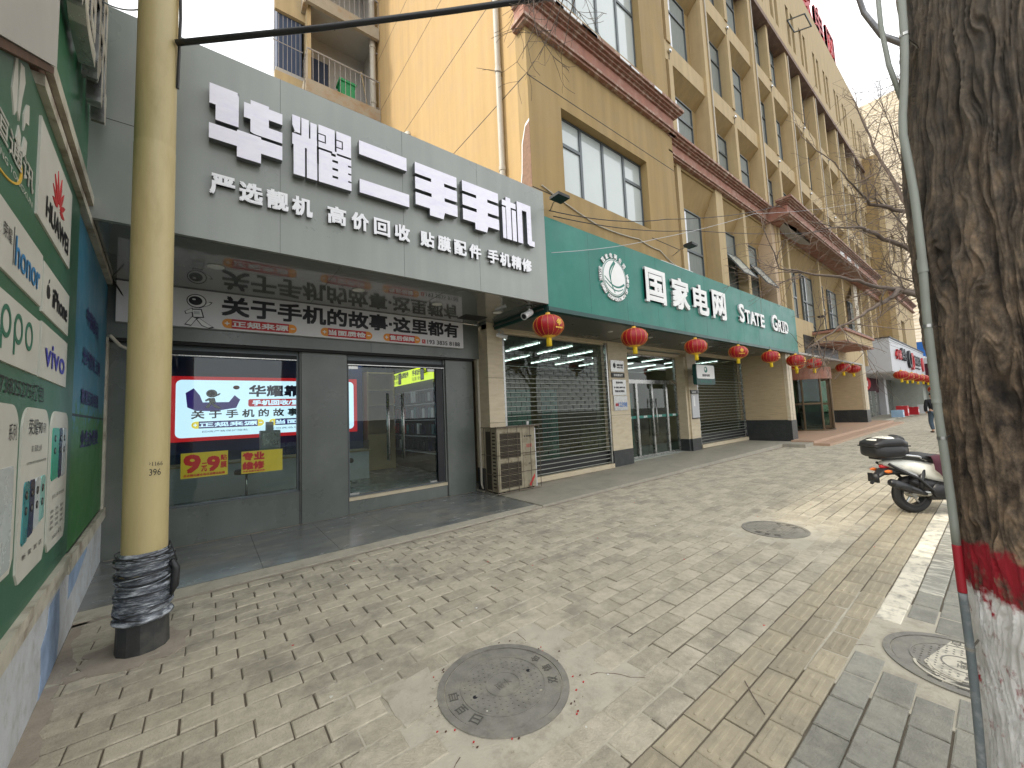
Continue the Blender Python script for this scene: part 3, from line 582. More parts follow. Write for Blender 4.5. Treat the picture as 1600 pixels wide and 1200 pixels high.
for k in range(26):
    h0 = .24+random.random()*.45; tilt = random.uniform(-.05, .05); r0 = .158+random.random()*.012; ph = random.random()*6
    b.tube([(-.375+(r0+.004*math.sin(3*a+ph))*math.cos(a), 4.2+r0*math.sin(a), h0+tilt*math.sin(a+ph)) for a in [2*math.pi*q/24 for q in range(25)]], .0035+random.random()*.003, random.choice(['black_plastic', 'wrap_film', 'black_plastic']), 5)
b.tube([(-.375+.16, 4.13, .62), (-.375+.185, 4.14, .55), (-.375+.18, 4.13, .42), (-.375+.16, 4.12, .36)], [.02, .028, .028, .01], 'black_plastic', 8)
b.tube([(-.375+.14, 4.1, .72), (-.375+.15, 4.09, .78), (-.36+.15, 4.08, .74), (-.33+.15, 4.08, .62)], .004, 'black_plastic', 5)
b.build('wrap_bands', t, smooth=True)
b = MB(); b.tube([(-.24, 4.16, 4.55), (-.235, 4.15, 4.9), (-.23, 4.15, 5.2), (-.238, 4.15, 5.6), (-.24, 4.16, 6.2)], .012, 'black_plastic', 6); b.build('clamped_cable', t)

# small litter and pale chips on the paving (firecracker paper, gum)
random.seed(21)
b = MB()
for i in range(150):
    x, y = random.uniform(.2, 14), random.uniform(.9, 5.0)
    if x < wall_x(y)+.1: continue
    r = random.uniform(.004, .013); m_ = random.choice(['tile_cream', 'tile_cream', 'white', 'red', 'concrete']); b.poly(F((x, y, 0), (1, 0, 0), (0, 1, 0), (0, 0, 1)), [(r*random.uniform(.5, 1.2)*math.cos(a), r*random.uniform(.5, 1)*math.sin(a)) for a in (0, 1.1, 2.2, 3.3, 4.5, 5.4)], .0, .0025, m_)
for i in range(60):
    a = random.random()*6.28; x, y = 1.44+.43*math.cos(a)+random.gauss(0, .03), 2.045+.43*math.sin(a)+random.gauss(0, .03); r = .006; b.poly(F((x, y, 0), (1, 0, 0), (0, 1, 0), (0, 0, 1)), [(r*random.uniform(.5, 1.5)*math.cos(q), r*random.uniform(.5, 1)*math.sin(q)) for q in (0, 1.5, 3, 4.5)], -.004, .001, random.choice(['red', 'rust', 'concrete']))
o = b.build('litter', kind='stuff'); o['label'] = 'pale and red crumbs of litter scattered over the brick paving'
b = MB(); fr = F((2.3, 1.02, .008), (.35, -1, 0), (0, 0, 1), (1, .35, 0)); b.tube([(2.52, 1.1, .006), (2.42, 1.02, .01), (2.33, .93, .006)], .003, 'twig', 5); o = b.build('stick'); tag(o, 'thin dark stick lying on the yellow tactile paving', 'stick')

b = MB(); random.seed(4)
for (x, y, a, L) in ((.98, 1.78, 3.6, .3), (1.9, 1.75, -.6, .4), (1.15, 2.35, 2.2, .3), (1.83, 2.3, .9, .3), (6.1, 1.8, -.4, .25), (3.5, .68, 1.6, .25)):
    P = [(x, y)]
    for k in range(8): a += random.gauss(0, .35); P.append((P[-1][0]+L/8*math.cos(a), P[-1][1]+L/8*math.sin(a)))
    for (p, q) in zip(P, P[1:]):
        d = Vector((q[0]-p[0], q[1]-p[1])).normalized(); w = random.uniform(.001, .003); b.quad((p[0]-d.y*w, p[1]+d.x*w, -.0038), (p[0]+d.y*w, p[1]-d.x*w, -.0038), (q[0]+d.y*w, q[1]-d.x*w, -.0038), (q[0]-d.y*w, q[1]+d.x*w, -.0038), 'rust')
b.build('paving_cracks', kind='structure')

# dirt mixed with painted contact shade along the wall feet
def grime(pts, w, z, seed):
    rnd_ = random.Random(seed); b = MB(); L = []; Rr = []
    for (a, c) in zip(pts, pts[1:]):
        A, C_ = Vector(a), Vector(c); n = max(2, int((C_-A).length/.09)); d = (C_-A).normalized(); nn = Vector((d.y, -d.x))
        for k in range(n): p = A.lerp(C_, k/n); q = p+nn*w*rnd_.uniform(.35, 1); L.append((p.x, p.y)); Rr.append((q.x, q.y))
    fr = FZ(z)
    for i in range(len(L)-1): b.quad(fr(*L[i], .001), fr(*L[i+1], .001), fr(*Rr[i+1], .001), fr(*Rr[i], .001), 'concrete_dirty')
    b.build('wall_foot_dirt_shade', kind='structure')
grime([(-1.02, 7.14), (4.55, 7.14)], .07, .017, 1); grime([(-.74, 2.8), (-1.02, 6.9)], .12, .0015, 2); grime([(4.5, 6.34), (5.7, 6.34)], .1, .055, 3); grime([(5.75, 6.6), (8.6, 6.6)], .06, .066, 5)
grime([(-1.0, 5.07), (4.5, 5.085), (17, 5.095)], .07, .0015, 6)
# ================================================================ phone store (grey panels)
ST = thing('phone_store', 'grey panel shop front of the second hand phone store with dark glazing', 'shop', (1.9, 7.15, 0))
fy = FY(7.15)
b = MB()
b.grid(fy, [(-1.1, 4.53, 0, 2.9)], [(-.45, 1.17, .53, 2.83), (1.93, 3.82, .29, 2.83)], -.12, 0, 'grey_panel_shaded')
b.box(-1.3, -1.1, 7.0, 12, 0, 3.6, 'store_dark'); b.box(4.5, 4.53, 7.27, 9, 0, 3.58, 'grey_panel_shaded')
for x in (1.172, 1.926): b.fbox(fy, x-.004, x+.004, 0, 2.83, 0, .002, 'dark_gap')
b.fbox(fy, 3.84, 3.85, .0, 2.83, 0, .003, 'dark_gap')
b.build('wall', ST)
b = MB(); b.fbox(FY(7.15), 1.2, 1.9, 0, 2.83, 0, .03, 'grey_panel_shaded'); b.build('pilaster', ST)
b = MB(); b.fbox(FY(7.15), 3.86, 4.5, 0, 2.83, 0, .03, 'grey_panel_shaded'); b.build('pilaster', ST)
b = MB(); b.box(-1.05, 4.785, 7.0, 7.14, 2.84, 3.575, 'grey_panel_shaded'); b.box(2.3, 2.304, 6.997, 7.001, 2.84, 3.575, 'dark_gap'); b.box(-1.05, 4.5, 7.03, 7.13, 2.80, 2.84, 'dark_gap'); b.build('header_band', ST)
# window
wdw = MB(); wdw.grid(fy, [(-.45, 1.17, .53, 2.83)], [(-.42, 1.14, .56, 2.74)], -.1, -.04, 'window_frame'); wdw.fbox(fy, -.42, 1.14, 2.66, 2.74, -.1, -.03, 'store_dark'); wdw.fbox(fy, -.42, 1.14, 2.66, 2.675, -.03, -.02, 'steel')
wo = wdw.build('window', ST); b = MB(); b.fbox(fy, -.42, 1.14, .56, 2.66, -.075, -.065, 'glass'); b.build('pane', wo)
b = MB(); b.fbox(fy, -.45, 1.17, .5, .535, -.1, .012, 'grey_panel_shaded'); b.build('sill', wo)
# doorway
b = MB(); b.grid(fy, [(1.93, 3.82, .29, 2.83)], [(1.96, 3.66, .33, 2.66)], -.1, -.04, 'window_frame'); b.fbox(fy, 1.93, 3.83, 2.62, 2.7, -.04, .01, 'store_dark'); b.fbox(fy, 1.93, 3.83, 2.62, 2.635, .01, .014, 'steel'); b.fbox(fy, 3.66, 3.80, .33, 2.66, -.08, -.02, 'ink'); b.build('door_frame', ST)
b = MB(); b.fbox(fy, 1.93, 3.84, .245, .3, -.3, .02, 'cream_stone'); b.build('threshold', ST)
for k, (x0, x1) in enumerate(((1.965, 2.8), (2.81, 3.655))):
    b = MB(); b.fbox(fy, x0, x1, .34, 2.6, -.085, -.073, 'glass'); d = b.build('door', ST)
    b = MB(); b.fbox(fy, x0, x0+.16, .3, .36, -.1, -.06, 'steel') if k == 0 else b.fbox(fy, x1-.16, x1, .3, .36, -.1, -.06, 'steel')
    b.build('patch_fitting', d); b = MB(); b.fbox(fy, (x0 if k == 0 else x1-.16), (x0+.16 if k == 0 else x1), 2.56, 2.63, -.1, -.06, 'steel'); b.build('patch_fitting', d)
    hx = 2.67 if k == 0 else 2.96
    for w in (-.04, -.125):
        b = MB(); b.tube([fy(hx, .86, w), fy(hx, 2.12, w)], .015, 'steel', 10)
        for z in (1.0, 1.98): b.tube([fy(hx, z, w), fy(hx, z, -.078)], .01, 'steel', 6)
        b.build('handle', d, smooth=True)
# soffit with downlights
b = MB(); b.box(-1.0, 4.8, 4.99, 6.998, 3.585, 3.62, 'grey_panel_gloss')
for x in (1.3, 2.9): b.box(x-.002, x+.002, 5.0, 7.0, 3.583, 3.586, 'dark_gap')
b.box(3.9, 4.4, 6.3, 6.65, 3.578, 3.586, 'dark_gap'); b.build('soffit', ST)
for x, y in ((.05, 5.8), (1.75, 5.85), (3.1, 5.95), (4.35, 5.9)):
    b = MB(); b.ring(F((x, y, 3.583), (1, 0, 0), (0, -1, 0), (0, 0, -1)), 0, 0, .07, .085, 0, .008, 'downlight', 28); b.disc(F((x, y, 3.583), (1, 0, 0), (0, -1, 0), (0, 0, -1)), 0, 0, .07, .07, 0, .003, 'white', 24); b.build('downlight', ST)
# room behind the glass
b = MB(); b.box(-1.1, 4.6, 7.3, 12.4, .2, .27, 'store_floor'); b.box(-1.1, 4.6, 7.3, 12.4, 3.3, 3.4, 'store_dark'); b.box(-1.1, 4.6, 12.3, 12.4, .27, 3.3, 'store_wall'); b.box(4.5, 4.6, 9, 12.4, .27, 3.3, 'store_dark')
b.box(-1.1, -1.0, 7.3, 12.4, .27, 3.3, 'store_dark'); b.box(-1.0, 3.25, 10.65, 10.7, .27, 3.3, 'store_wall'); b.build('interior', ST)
for x, y in ((.4, 8.6), (2.4, 8.8), (3.4, 10.2)):
    b = MB(); b.box(x-.5, x+.5, y-.04, y+.04, 3.24, 3.28, 'tube_light'); b.build('ceiling_lamp', ST)
b = MB(); b.box(-1.0, 4.8, 7.3, 12.5, 3.58, 3.7, 'grey_light'); b.build('roof', ST)

SG = thing('shop_sign', 'large grey box sign over the phone store with big pale block characters', 'sign', (1.9, 5, 3.58))
b = MB(); b.box(-1.02, 4.81, 4.95, 5.0, 3.575, 5.68, 'sign_panel_lit')
for x in (.62, 2.1, 3.35): b.box(x, x+.003, 4.9492, 4.951, 3.575, 5.68, 'dark_gap')
b.box(-1.02, 4.81, 5.0, 5.6, 5.6, 5.66, 'sign_panel_lit'); b.box(4.77, 4.808, 5.0, 5.7, 3.63, 5.6, 'sign_panel_lit')
b.box(-1.02, -.3, 4.9492, 4.951, 4.55, 4.556, 'dark_gap'); b.build('sign_box', SG)
fs = FY(4.95)
GL = {
 '华': ([(0, .38, .69, 1), (.08, .38, .46, 1), (.45, .56, .66, .9), (.54, .8, .44, .97), (.8, 1, .75, .93), (.6, 1, .44, .62), (0, 1, .16, .39), (.36, .69, 0, .42)], []),
 '耀': ([(0, .125, .72, 1), (.145, .265, .5, 1), (.29, .395, .64, .98), (0, .4, .5, .69), (.02, .2, 0, .69), (.23, .4, 0, .6), (.425, .705, .6, 1), (.735, 1, .6, 1), (.425, 1, .0, .565), (.66, .74, .5, .62)],
       [(.425, .55, .83, .85), (.425, .55, .7, .72), (.53, .55, .7, .85), (.735, .85, .83, .85), (.735, .85, .7, .72), (.83, .85, .7, .85), (.66, .76, .42, .46), (.66, .76, .28, .32), (.66, .76, .14, .18), (.94, 1, .42, .45), (.94, 1, .28, .31), (.94, 1, .14, .17), (.64, .72, .525, .57), (.395, .43, .3, .6)]),
 '二': ([(.0, .96, .74, 1.0), (0, 1, .03, .28)], []),
 '手': ([(0, 1, .77, 1), (0, 1, .46, .70), (0, 1, .14, .385), (.37, .68, 0, 1), (.32, .66, 0, .14)], []),
 '机': ([(0, .43, .78, .91), (.12, .27, 0, 1), (.0, .1, 0, .74), (.3, .43, .0, .74), (.47, .63, 0, 1), (.47, .93, .82, 1), (.78, .93, .04, 1), (.78, 1.02, 0, .13)], [])}
def nud(ch):
    def f(u, v):
        if ch == '华' and (u, v) == (.38, 1): return (.38, .93)
        if ch == '华' and (u, v) == (.54, .44): return (.6, .44)
        if ch == '手' and v == 0 and u > .6: return (u-.04, v)
        if ch == '耀' and (u, v) == (0, .72): return (.05, .7)
        if ch == '机' and (u, v) == (.78, 0): return (.84, 0)
        return (u, v)
    return f
for ch, x0, x1 in zip('华耀二手手机', (-.03, .73, 1.485, 2.245, 3.01, 3.765), (.63, 1.385, 2.15, 2.915, 3.69, 4.44)):
    so, ho = GL[ch]; fr = F((x0, 4.95, 4.51), (1, 0, 0), (0, 0, 1), (0, -1, 0)); wd = x1-x0; ht = .72
    sc = lambda L: [(a*wd, c*wd, d*ht, e*ht) for a, c, d, e in L]; nf = nud(ch)
    b = MB(); b.grid(fr, sc(so), sc(ho), .025, .10, 'letter_white', side='letter_side', nudge=lambda u, v: (lambda q: (q[0]*wd, q[1]*ht))(nf(round(u/wd, 3), round(v/ht, 3))))
    for px in (.1, .5, .85): b.tube([fr(px*wd, .2*ht, -.005), fr(px*wd, .2*ht, .04)], .008, 'steel', 5)
    b.build('character', SG)
x = -.01; words = '严选靓机 高价回收 贴膜配件 手机精修'; xx = []
pos = [0, .25, .50, .75, 1.13, 1.41, 1.69, 1.97, 2.34, 2.61, 2.88, 3.15, 3.49, 3.73, 3.97, 4.20]
for ch, px in zip(words.replace(' ', ''), pos):
    b = MB(); b.text(fs, ch, px-.01, px+.19, 4.06, 4.27, .02, 'small_white', ext=.035, bold=.0085, res=3, side='letter_side'); b.build('small_character', SG)

BN = thing('banner_sign', 'white banner under the grey soffit with black characters and orange tags', 'sign', (1.9, 6.95, 3.0))
fb = FY(6.92)
b = MB(); b.fbox(fb, -.95, 4.19, 3.035, 3.572, -.07, 0, 'banner_white'); b.build('panel', BN)
b = MB(); b.text(fb, '关于手机的故事·这里都有', .14, 4.07, 3.25, 3.53, .003, 'ink', bold=.011, res=3); b.text(fb, '193 3835 8188', 3.37, 4.1, 3.07, 3.15, .003, 'ink', bold=.002, res=3); b.build('lettering', BN)
def pill(fr, u0, u1, v0, v1, w, txt, par, m0='orange', m1='red', mt='white', bold=.004):
    h = (v1-v0)/2; b = MB(); P = [(u1-h+h*math.cos(a), v0+h+h*math.sin(a)) for a in [-math.pi/2+math.pi*i/10 for i in range(11)]]+[(u0+h+h*math.cos(a), v0+h+h*math.sin(a)) for a in [math.pi/2+math.pi*i/10 for i in range(11)]]
    b.poly(fr, P, w-.002, w, m0); b.fbox(fr, u0+1.6*h, u1-1.6*h, v0, v1, w, w+.0015, m1)
    b.fbox(fr, u0+.45*h, u0+1.25*h, v0+h*.88, v0+h*1.12, w, w+.001, mt); b.fbox(fr, u0+.75*h, u0+.95*h, v0+h*.6, v0+h*1.4, w+.001, w+.0015, mt); b.fbox(fr, u1-1.25*h, u1-.45*h, v0+h*.88, v0+h*1.12, w, w+.001, mt)
    b.text(fr, txt, u0+1.75*h, u1-1.75*h, v0+h*.4, v0+h*1.6, w+.003, mt, bold=bold); return b.build('tag', par)
for u0, u1, s in ((.14, 1.1, '正规来源'), (1.45, 2.3, '当面质检'), (2.5, 3.22, '售后保障')): pill(fb, u0, u1, 3.06, 3.2, .003, s, BN)
b = MB(); b.fbox(fb, 3.26, 3.33, 3.07, 3.15, .001, .003, 'red'); b.ring(fb, 3.31, 3.115, .016, .026, .003, .004, 'white', 12, a0=2, a1=4.6); b.build('telephone_mark', BN)
def astronaut(fr, cu, cv, s, w, par):
    b = MB(); D = lambda u, v, ru, rv, ww, m: b.disc(fr, cu+u*s, cv+v*s, ru*s, rv*s, w, w+ww, m, 24)
    for (P, m, ww) in (([(-.2, -.05), (.2, -.02), (.3, -.45), (-.15, -.5)], 'ink', .001), ([(.1, .0), (.5, .2), (.62, .36), (.5, .38), (.3, .22), (.05, .15)], 'ink', .001), ([(-.15, .0), (-.45, -.2), (-.4, -.34), (-.1, -.2)], 'ink', .001), ([(-.15, -.4), (-.45, -.85), (-.2, -.9), (.05, -.48)], 'ink', .001), ([(.05, -.42), (.4, -.7), (.7, -.9), (.5, -.98), (.2, -.85), (-.05, -.5)], 'ink', .001)):
        b.poly(fr, [(cu+u*s, cv+v*s) for u, v in P], w, w+ww, m)
        c = (sum(p[0] for p in P)/len(P), sum(p[1] for p in P)/len(P)); b.poly(fr, [(cu+(c[0]+(u-c[0])*.78)*s, cv+(c[1]+(v-c[1])*.78)*s) for u, v in P], w+ww, w+ww+.001, 'white')
    D(0, .35, .38, .34, .003, 'ink'); D(0, .35, .34, .30, .004, 'white'); D(-.04, .36, .26, .22, .005, 'ink'); D(-.1, .42, .07, .04, .006, 'white'); b.fbox(fr, cu-.1*s, cu+.12*s, cv-.3*s, cv-.15*s, w+.002, w+.003, 'grey_light')
    return b.build('astronaut_picture', par)
astronaut(fb, -.15, 3.31, .29, .001, BN)

# things inside the store, on and behind the glass
LB = thing('light_box', 'glowing white advertising light box with red border inside the phone store', 'sign', (1.2, 10.5, 1.35))
fl = FY(10.5)
def rrect(u0, u1, v0, v1, r): 
    P = []
    for cx, cy, a0 in ((u1-r, v0+r, -90), (u1-r, v1-r, 0), (u0+r, v1-r, 90), (u0+r, v0+r, 180)):
        for i in range(6): a = R(a0+18*i); P.append((cx+r*math.cos(a), cy+r*math.sin(a)))
    return P
b = MB(); b.fbox(fl, -.62, 3.06, 1.34, 2.70, -.08, 0, 'lightbox_red'); b.poly(fl, rrect(-.535, 2.975, 1.42, 2.625, .1), 0, .006, 'lightbox'); b.build('panel', LB)
b = MB(); fl2 = FY(10.49)
b.text(fl2, '华耀靠谱手机', .72, 2.75, 2.27, 2.52, .004, 'ink_navy', bold=.01); b.text(fl2, '关 于 手 机 的 故 事 这 里 都 有', -.28, 2.85, 1.81, 1.98, .004, 'ink', bold=.006)
b.text(fl2, '回收严格保护隐私', -.1, .7, 1.51, 1.55, .004, 'ink'); b.text(fl2, '检测真品功能 官网查验发票', 1.1, 2.6, 1.51, 1.55, .004, 'ink'); b.build('lettering', LB)
b = MB(); b.poly(fl2, rrect(.7, 2.8, 2.04, 2.21, .04), 0, .003, 'lightbox_red'); b.text(fl2, '手机回收/置换/分期/维修', .78, 2.72, 2.07, 2.18, .005, 'lightbox', bold=.006); b.build('strip', LB)
pill(fl2, -.28, 1.0, 1.6, 1.75, .004, '正规来源', LB, m0='lightbox_gold', m1='lightbox_navy', mt='lightbox'); pill(fl2, 1.1, 2.3, 1.6, 1.75, .004, '当面质检', LB, m0='lightbox_gold', m1='lightbox_navy', mt='lightbox')
b = MB(); b.poly(fl2, [(-.35, 2.05), (-.38, 2.35), (-.25, 2.45), (-.15, 2.3), (-.1, 2.15), (.35, 2.15), (.45, 2.3), (.55, 2.2), (.48, 2.02), (.1, 1.96), (-.2, 1.97)], 0, .002, 'lightbox_navy'); b.build('armchair_picture', LB)
astronaut(fl2, .05, 2.25, .25, .003, LB)
b = MB(); b.disc(fl2, .48, 2.47, .06, .045, .001, .003, 'red'); b.build('heart_mark', LB)

fw = FY(7.222)
t = thing('window_poster', 'yellow price poster 9.9 with red figures on the shop window', 'poster', (-.04, 7.222, .92))
b = MB(); b.fbox(fw, -.3, .235, .92, 1.275, 0, .002, 'poster_yellow'); b.build('sheet', t)
b = MB(); b.text(fw, '9', -.26, -.09, 1.0, 1.24, .004, 'poster_red', bold=.012); b.text(fw, '9', .0, .13, 1.0, 1.2, .004, 'poster_red', bold=.012); b.text(fw, '元', -.07, -.01, 1.0, 1.12, .004, 'poster_red', bold=.003)
b.text(fw, '贴', .15, .22, 1.14, 1.22, .004, 'poster_red', bold=.003); b.text(fw, '膜', .15, .22, 1.03, 1.12, .004, 'poster_red', bold=.003); b.text(fw, '全店钢化膜全场任选精品贴膜', -.27, .2, .94, .975, .004, 'poster_red', bold=.001); b.build('lettering', t)
t = thing('window_poster', 'yellow poster with four red characters about repair on the shop window', 'poster', (.66, 7.222, .9))
b = MB(); b.fbox(fw, .4, .94, .9, 1.235, 0, .002, 'poster_yellow'); b.build('sheet', t)
b = MB(); b.text(fw, '专业', .42, .69, 1.1, 1.215, .004, 'poster_red', bold=.008); b.text(fw, '维修', .42, .69, .96, 1.07, .004, 'poster_red', bold=.008); b.text(fw, '手机电脑平板快修', .42, .7, .92, .945, .004, 'poster_red', bold=.001); b.build('lettering', t)

def hang_sign(y0, y1, lab):
    fr = FX(4.28); t = thing('shelf_sign', lab, 'sign', (4.3, (y0+y1)/2, 2.55))
    b = MB(); b.fbox(fr, -y1, -y0, 2.56, 2.92, -.04, 0, 'lightbox_yellow'); b.build('panel', t)
    b = MB(); b.text(fr, '手机好膜', -y1+.1, -y1+.75, 2.74, 2.88, .004, 'ink', bold=.006); b.text(fr, '品质配件', -y0-.65, -y0-.08, 2.74, 2.88, .004, 'ink', bold=.006); b.text(fr, '贴膜 维修', -y1+.1, -y1+.7, 2.6, 2.7, .004, 'ink'); b.fbox(fr, -(y0+y1)/2-.1, -(y0+y1)/2+.1, 2.58, 2.9, .001, .004, 'ink'); b.fbox(fr, -(y0+y1)/2-.05, -(y0+y1)/2+.06, 2.62, 2.86, .004, .006, 'white'); b.build('lettering', t)
hang_sign(8.42, 9.84, 'glowing yellow sign over the accessory shelf, nearest the shop door'); hang_sign(9.9, 11.3, 'glowing yellow sign over the accessory shelf, farther inside the shop')
t = thing('display_rack', 'dark rack of packaged phone accessories along the right wall of the store', 'shelf', (4.3, 9.5, .27))
b = MB(); b.box(4.4, 4.46, 8.3, 11.2, .27, 2.5, 'store_dark'); b.build('back_panel', t)
for z in (.75, 1.15, 1.55, 1.95, 2.3): b = MB(); b.box(4.2, 4.4, 8.3, 11.2, z, z+.02, 'white'); b.build('shelf', t)
for z in (.8, 1.2, 1.6, 2.0):
    b = MB()
    for i in range(17):
        y = 8.35+i*.165; b.box(4.17, 4.25, y, y+.12, z+.02, z+.26+random.uniform(-.04, .04), random.choice(['ink', 'store_dark', 'phone_navy', 'white', 'black', 'phone_teal'] if not (1.1 < z < 1.7 and i > 9) else ['red', 'ink', 'lantern_red']))
    b.build('packs', t)
t = thing('display_cabinet', 'pale wooden display cabinet with shelves standing inside behind the shop door', 'cabinet', (3.5, 10.9, .27))
b = MB(); b.box(3.3, 3.34, 10.4, 11.0, .27, 2.9, 'wood'); b.box(4.0, 4.04, 10.4, 11.0, .27, 2.9, 'wood'); b.box(3.34, 4.0, 10.96, 11, .27, 2.9, 'wood'); b.build('carcass', t)
for z in (.3, 1.2, 1.6, 2.0, 2.4, 2.86): b = MB(); b.box(3.34, 4.0, 10.4, 10.96, z, z+.03, 'wood'); b.build('shelf', t)
b = MB(); b.box(3.34, 4.0, 10.4, 10.43, .33, 1.2, 'wood'); b.build('door', t)
t = thing('counter', 'long pale counter with glass top standing inside the phone store', 'counter', (1.2, 9.5, .27))
b = MB(); b.box(-.6, 3.0, 9.4, 9.95, .27, .9, 'grey_light'); b.box(-.65, 3.05, 9.35, 10.0, .9, .93, 'brown_box'); b.build('body', t)
b = MB(); b.box(-.6, 3.0, 9.38, 9.4, .93, 1.15, 'glass'); b.build('glass_guard', t)
t = thing('machine', 'grey bench machine standing on the counter in front of the light box', 'machine', (1.0, 9.6, .93))
b = MB(); b.box(.85, 1.2, 9.5, 9.8, .93, 1.5, 'grey_light'); b.box(.95, 1.08, 9.55, 9.7, 1.5, 1.68, 'grey_light'); b.box(.88, 1.16, 9.48, 9.5, 1.2, 1.45, 'steel'); b.build('body', t)
for i, x in enumerate((.55, 2.2)):
    t = thing('stool', ['chrome stool with black seat behind the shop window', 'chrome stool with black seat behind the shop door'][i], 'stool', (x, 8.5, .27), 'stools inside the phone store'); c = (x, 8.5, .27)
    b = MB(); b.lathe((x, 8.5, .27), [(.02, .1), (.02, .5)], 'chrome', 10); 
    for k in range(5): a = k*1.2566; b.tube([(x, 8.5, .38), (x+.22*math.cos(a), 8.5+.22*math.sin(a), .32)], .015, 'chrome', 6)
    b.build('base', t, smooth=True); b = MB(); b.lathe((x, 8.5, .27), [(.01, .5), (.18, .5), (.19, .54), (.17, .58), (.01, .59)], 'seat_black', 24); b.build('seat', t, smooth=True)

# ================================================================ outside corner: downpipe and air conditioner
t = thing('downpipe', 'rusty white downpipe at the right corner of the grey phone store', 'pipe', (4.62, 7.05, 0))
b = MB(); b.tube([(4.62, 7.06, 3.5), (4.62, 7.06, .16), (4.63, 7.03, .08), (4.68, 6.95, .06), (4.74, 6.86, .06)], .035, 'old_pipe', 12)
for z in (.6, 1.5, 2.4): b.lathe((4.62, 7.06, z), [(.042, 0), (.042, .04)], 'old_pipe', 12)
b.build('pipe', t, smooth='auto'); b = MB(); b.tube([(4.68, 7.0, 3.3), (4.67, 7.0, 2), (4.7, 6.98, 1.3), (4.8, 6.9, .6), (4.9, 6.85, .12)], .012, 'black_plastic', 6); b.build('cable', t)

AC = thing('air_conditioner', 'rust stained two fan outdoor air conditioner unit in a wire cage', 'air conditioner', (5.05, 6.4, .03))
x0, x1, y0, y1, z0, z1 = 4.55, 5.57, 6.38, 6.78, .07, 1.33
b = MB(); b.box(x0, x1, y0, y1, z0, z1, 'ac_white'); b.box(x0-.01, x1+.01, y0-.015, y1, z1, z1+.03, 'ac_white')
fa = FY(y0); fx = FX(x0)
b.fbox(fa, x0+.675, x0+.68, z0, z1, 0, .003, 'ac_dark'); b.fbox(fa, x0+.68, x1, .74, .747, 0, .003, 'ac_dark')
for z in (z0,): b.box(x0+.05, x0+.2, y0+.02, y1, .01, z0, 'ac_dark'); b.box(x1-.2, x1-.05, y0+.02, y1, .01, z0, 'ac_dark')
for i in range(16): b.fbox(fx, -y0-.14, -y0-.04, z0+.08+i*.072, z0+.11+i*.072, -.0, .006, 'ac_dark')
b.fbox(fx, -y1+.03, -y0-.18, z0+.03, z1-.05, 0, .004, 'ac_dark')
b.build('casing', AC)
for zc in (.98, .38):
    b = MB(); b.grid(fa, [(x0+.04, x0+.65, zc-.29, zc+.29)], [(x0+.075, x0+.615, zc-.26, zc+.26)], 0, .012, 'ac_white')
    b.fbox(fa, x0+.075, x0+.615, zc-.26, zc+.26, 0, .002, 'ac_dark'); b.ring(fa, x0+.345, zc, .2, .215, .002, .008, 'ac_dark', 30); b.disc(fa, x0+.345, zc, .05, .05, .002, .009, 'ac_dark', 16)
    for i in range(17): b.fbox(fa, x0+.078, x0+.612, zc-.25+i*.031, zc-.244+i*.031, .006, .012, 'ac_white' if i % 4 == 0 else 'cage')
    b.build('fan_grille', AC)
b = MB(); b.disc(fa, x0+.74, 1.14, .018, .018, .001, .003, 'ink', 14); b.text(fa, '美的空调', x0+.78, x0+.93, 1.125, 1.155, .003, 'ink', bold=.001); b.text(fa, '高温注意', x0+.78, x0+.93, .9, .98, .003, 'red'); b.text(fa, '机电', x0+.82, x0+.9, .55, .575, .003, 'ink', bold=.001)
b.poly(fa, [(x0+.82, .12), (x0+.98, .34), (x0+.98, .26), (x0+.86, .08)], .001, .003, 'red'); b.build('lettering', AC)
b = MB(); r = .007; cx0, cx1, cy0 = x0-.03, x1+.09, y0-.05
for z in (.42, .8, 1.36): b.tube([(cx0, y1+.1, z), (cx0, cy0, z), (cx1, cy0, z), (cx1, y1+.1, z)], r, 'cage', 5)
for x in (cx0, x0+.25, x0+.5, x0+.85, cx1): b.tube([(x, cy0, .03), (x, cy0, 1.36), (x, y1+.1, 1.36)], r, 'cage', 5)
for y in (y0+.15, y1): b.tube([(cx0, y, .03), (cx0, y, 1.36)], r, 'cage', 5); b.tube([(cx1, y, .03), (cx1, y, 1.36)], r, 'cage', 5)
b.box(cx0-.01, cx1+.01, cy0-.01, cy0+.02, 1.345, 1.375, 'cage'); b.box(x1+.02, x1+.07, y0+.05, y1, .05, 1.3, 'grey_light'); b.build('cage', AC)
t = thing('paper_cup', 'white paper cup standing on top of the air conditioner', 'cup', (5.42, 6.42, 1.375))
b = MB(); b.lathe((5.42, 6.42, 1.37), [(.022, 0), (.03, .075), (.032, .08), (.026, .078), (.018, .01)], 'white', 16); b.build('cup', t, smooth='auto')
for i in range(6):
    pass
# ================================================================ office building
OB = thing('office_building', 'tan six storey office building with recessed windows and pink cornices along the street', 'building', (4.68, 5.22, 0))
YB, YG = 5.08, 5.22
XB0, XB1 = 4.68, 9.95
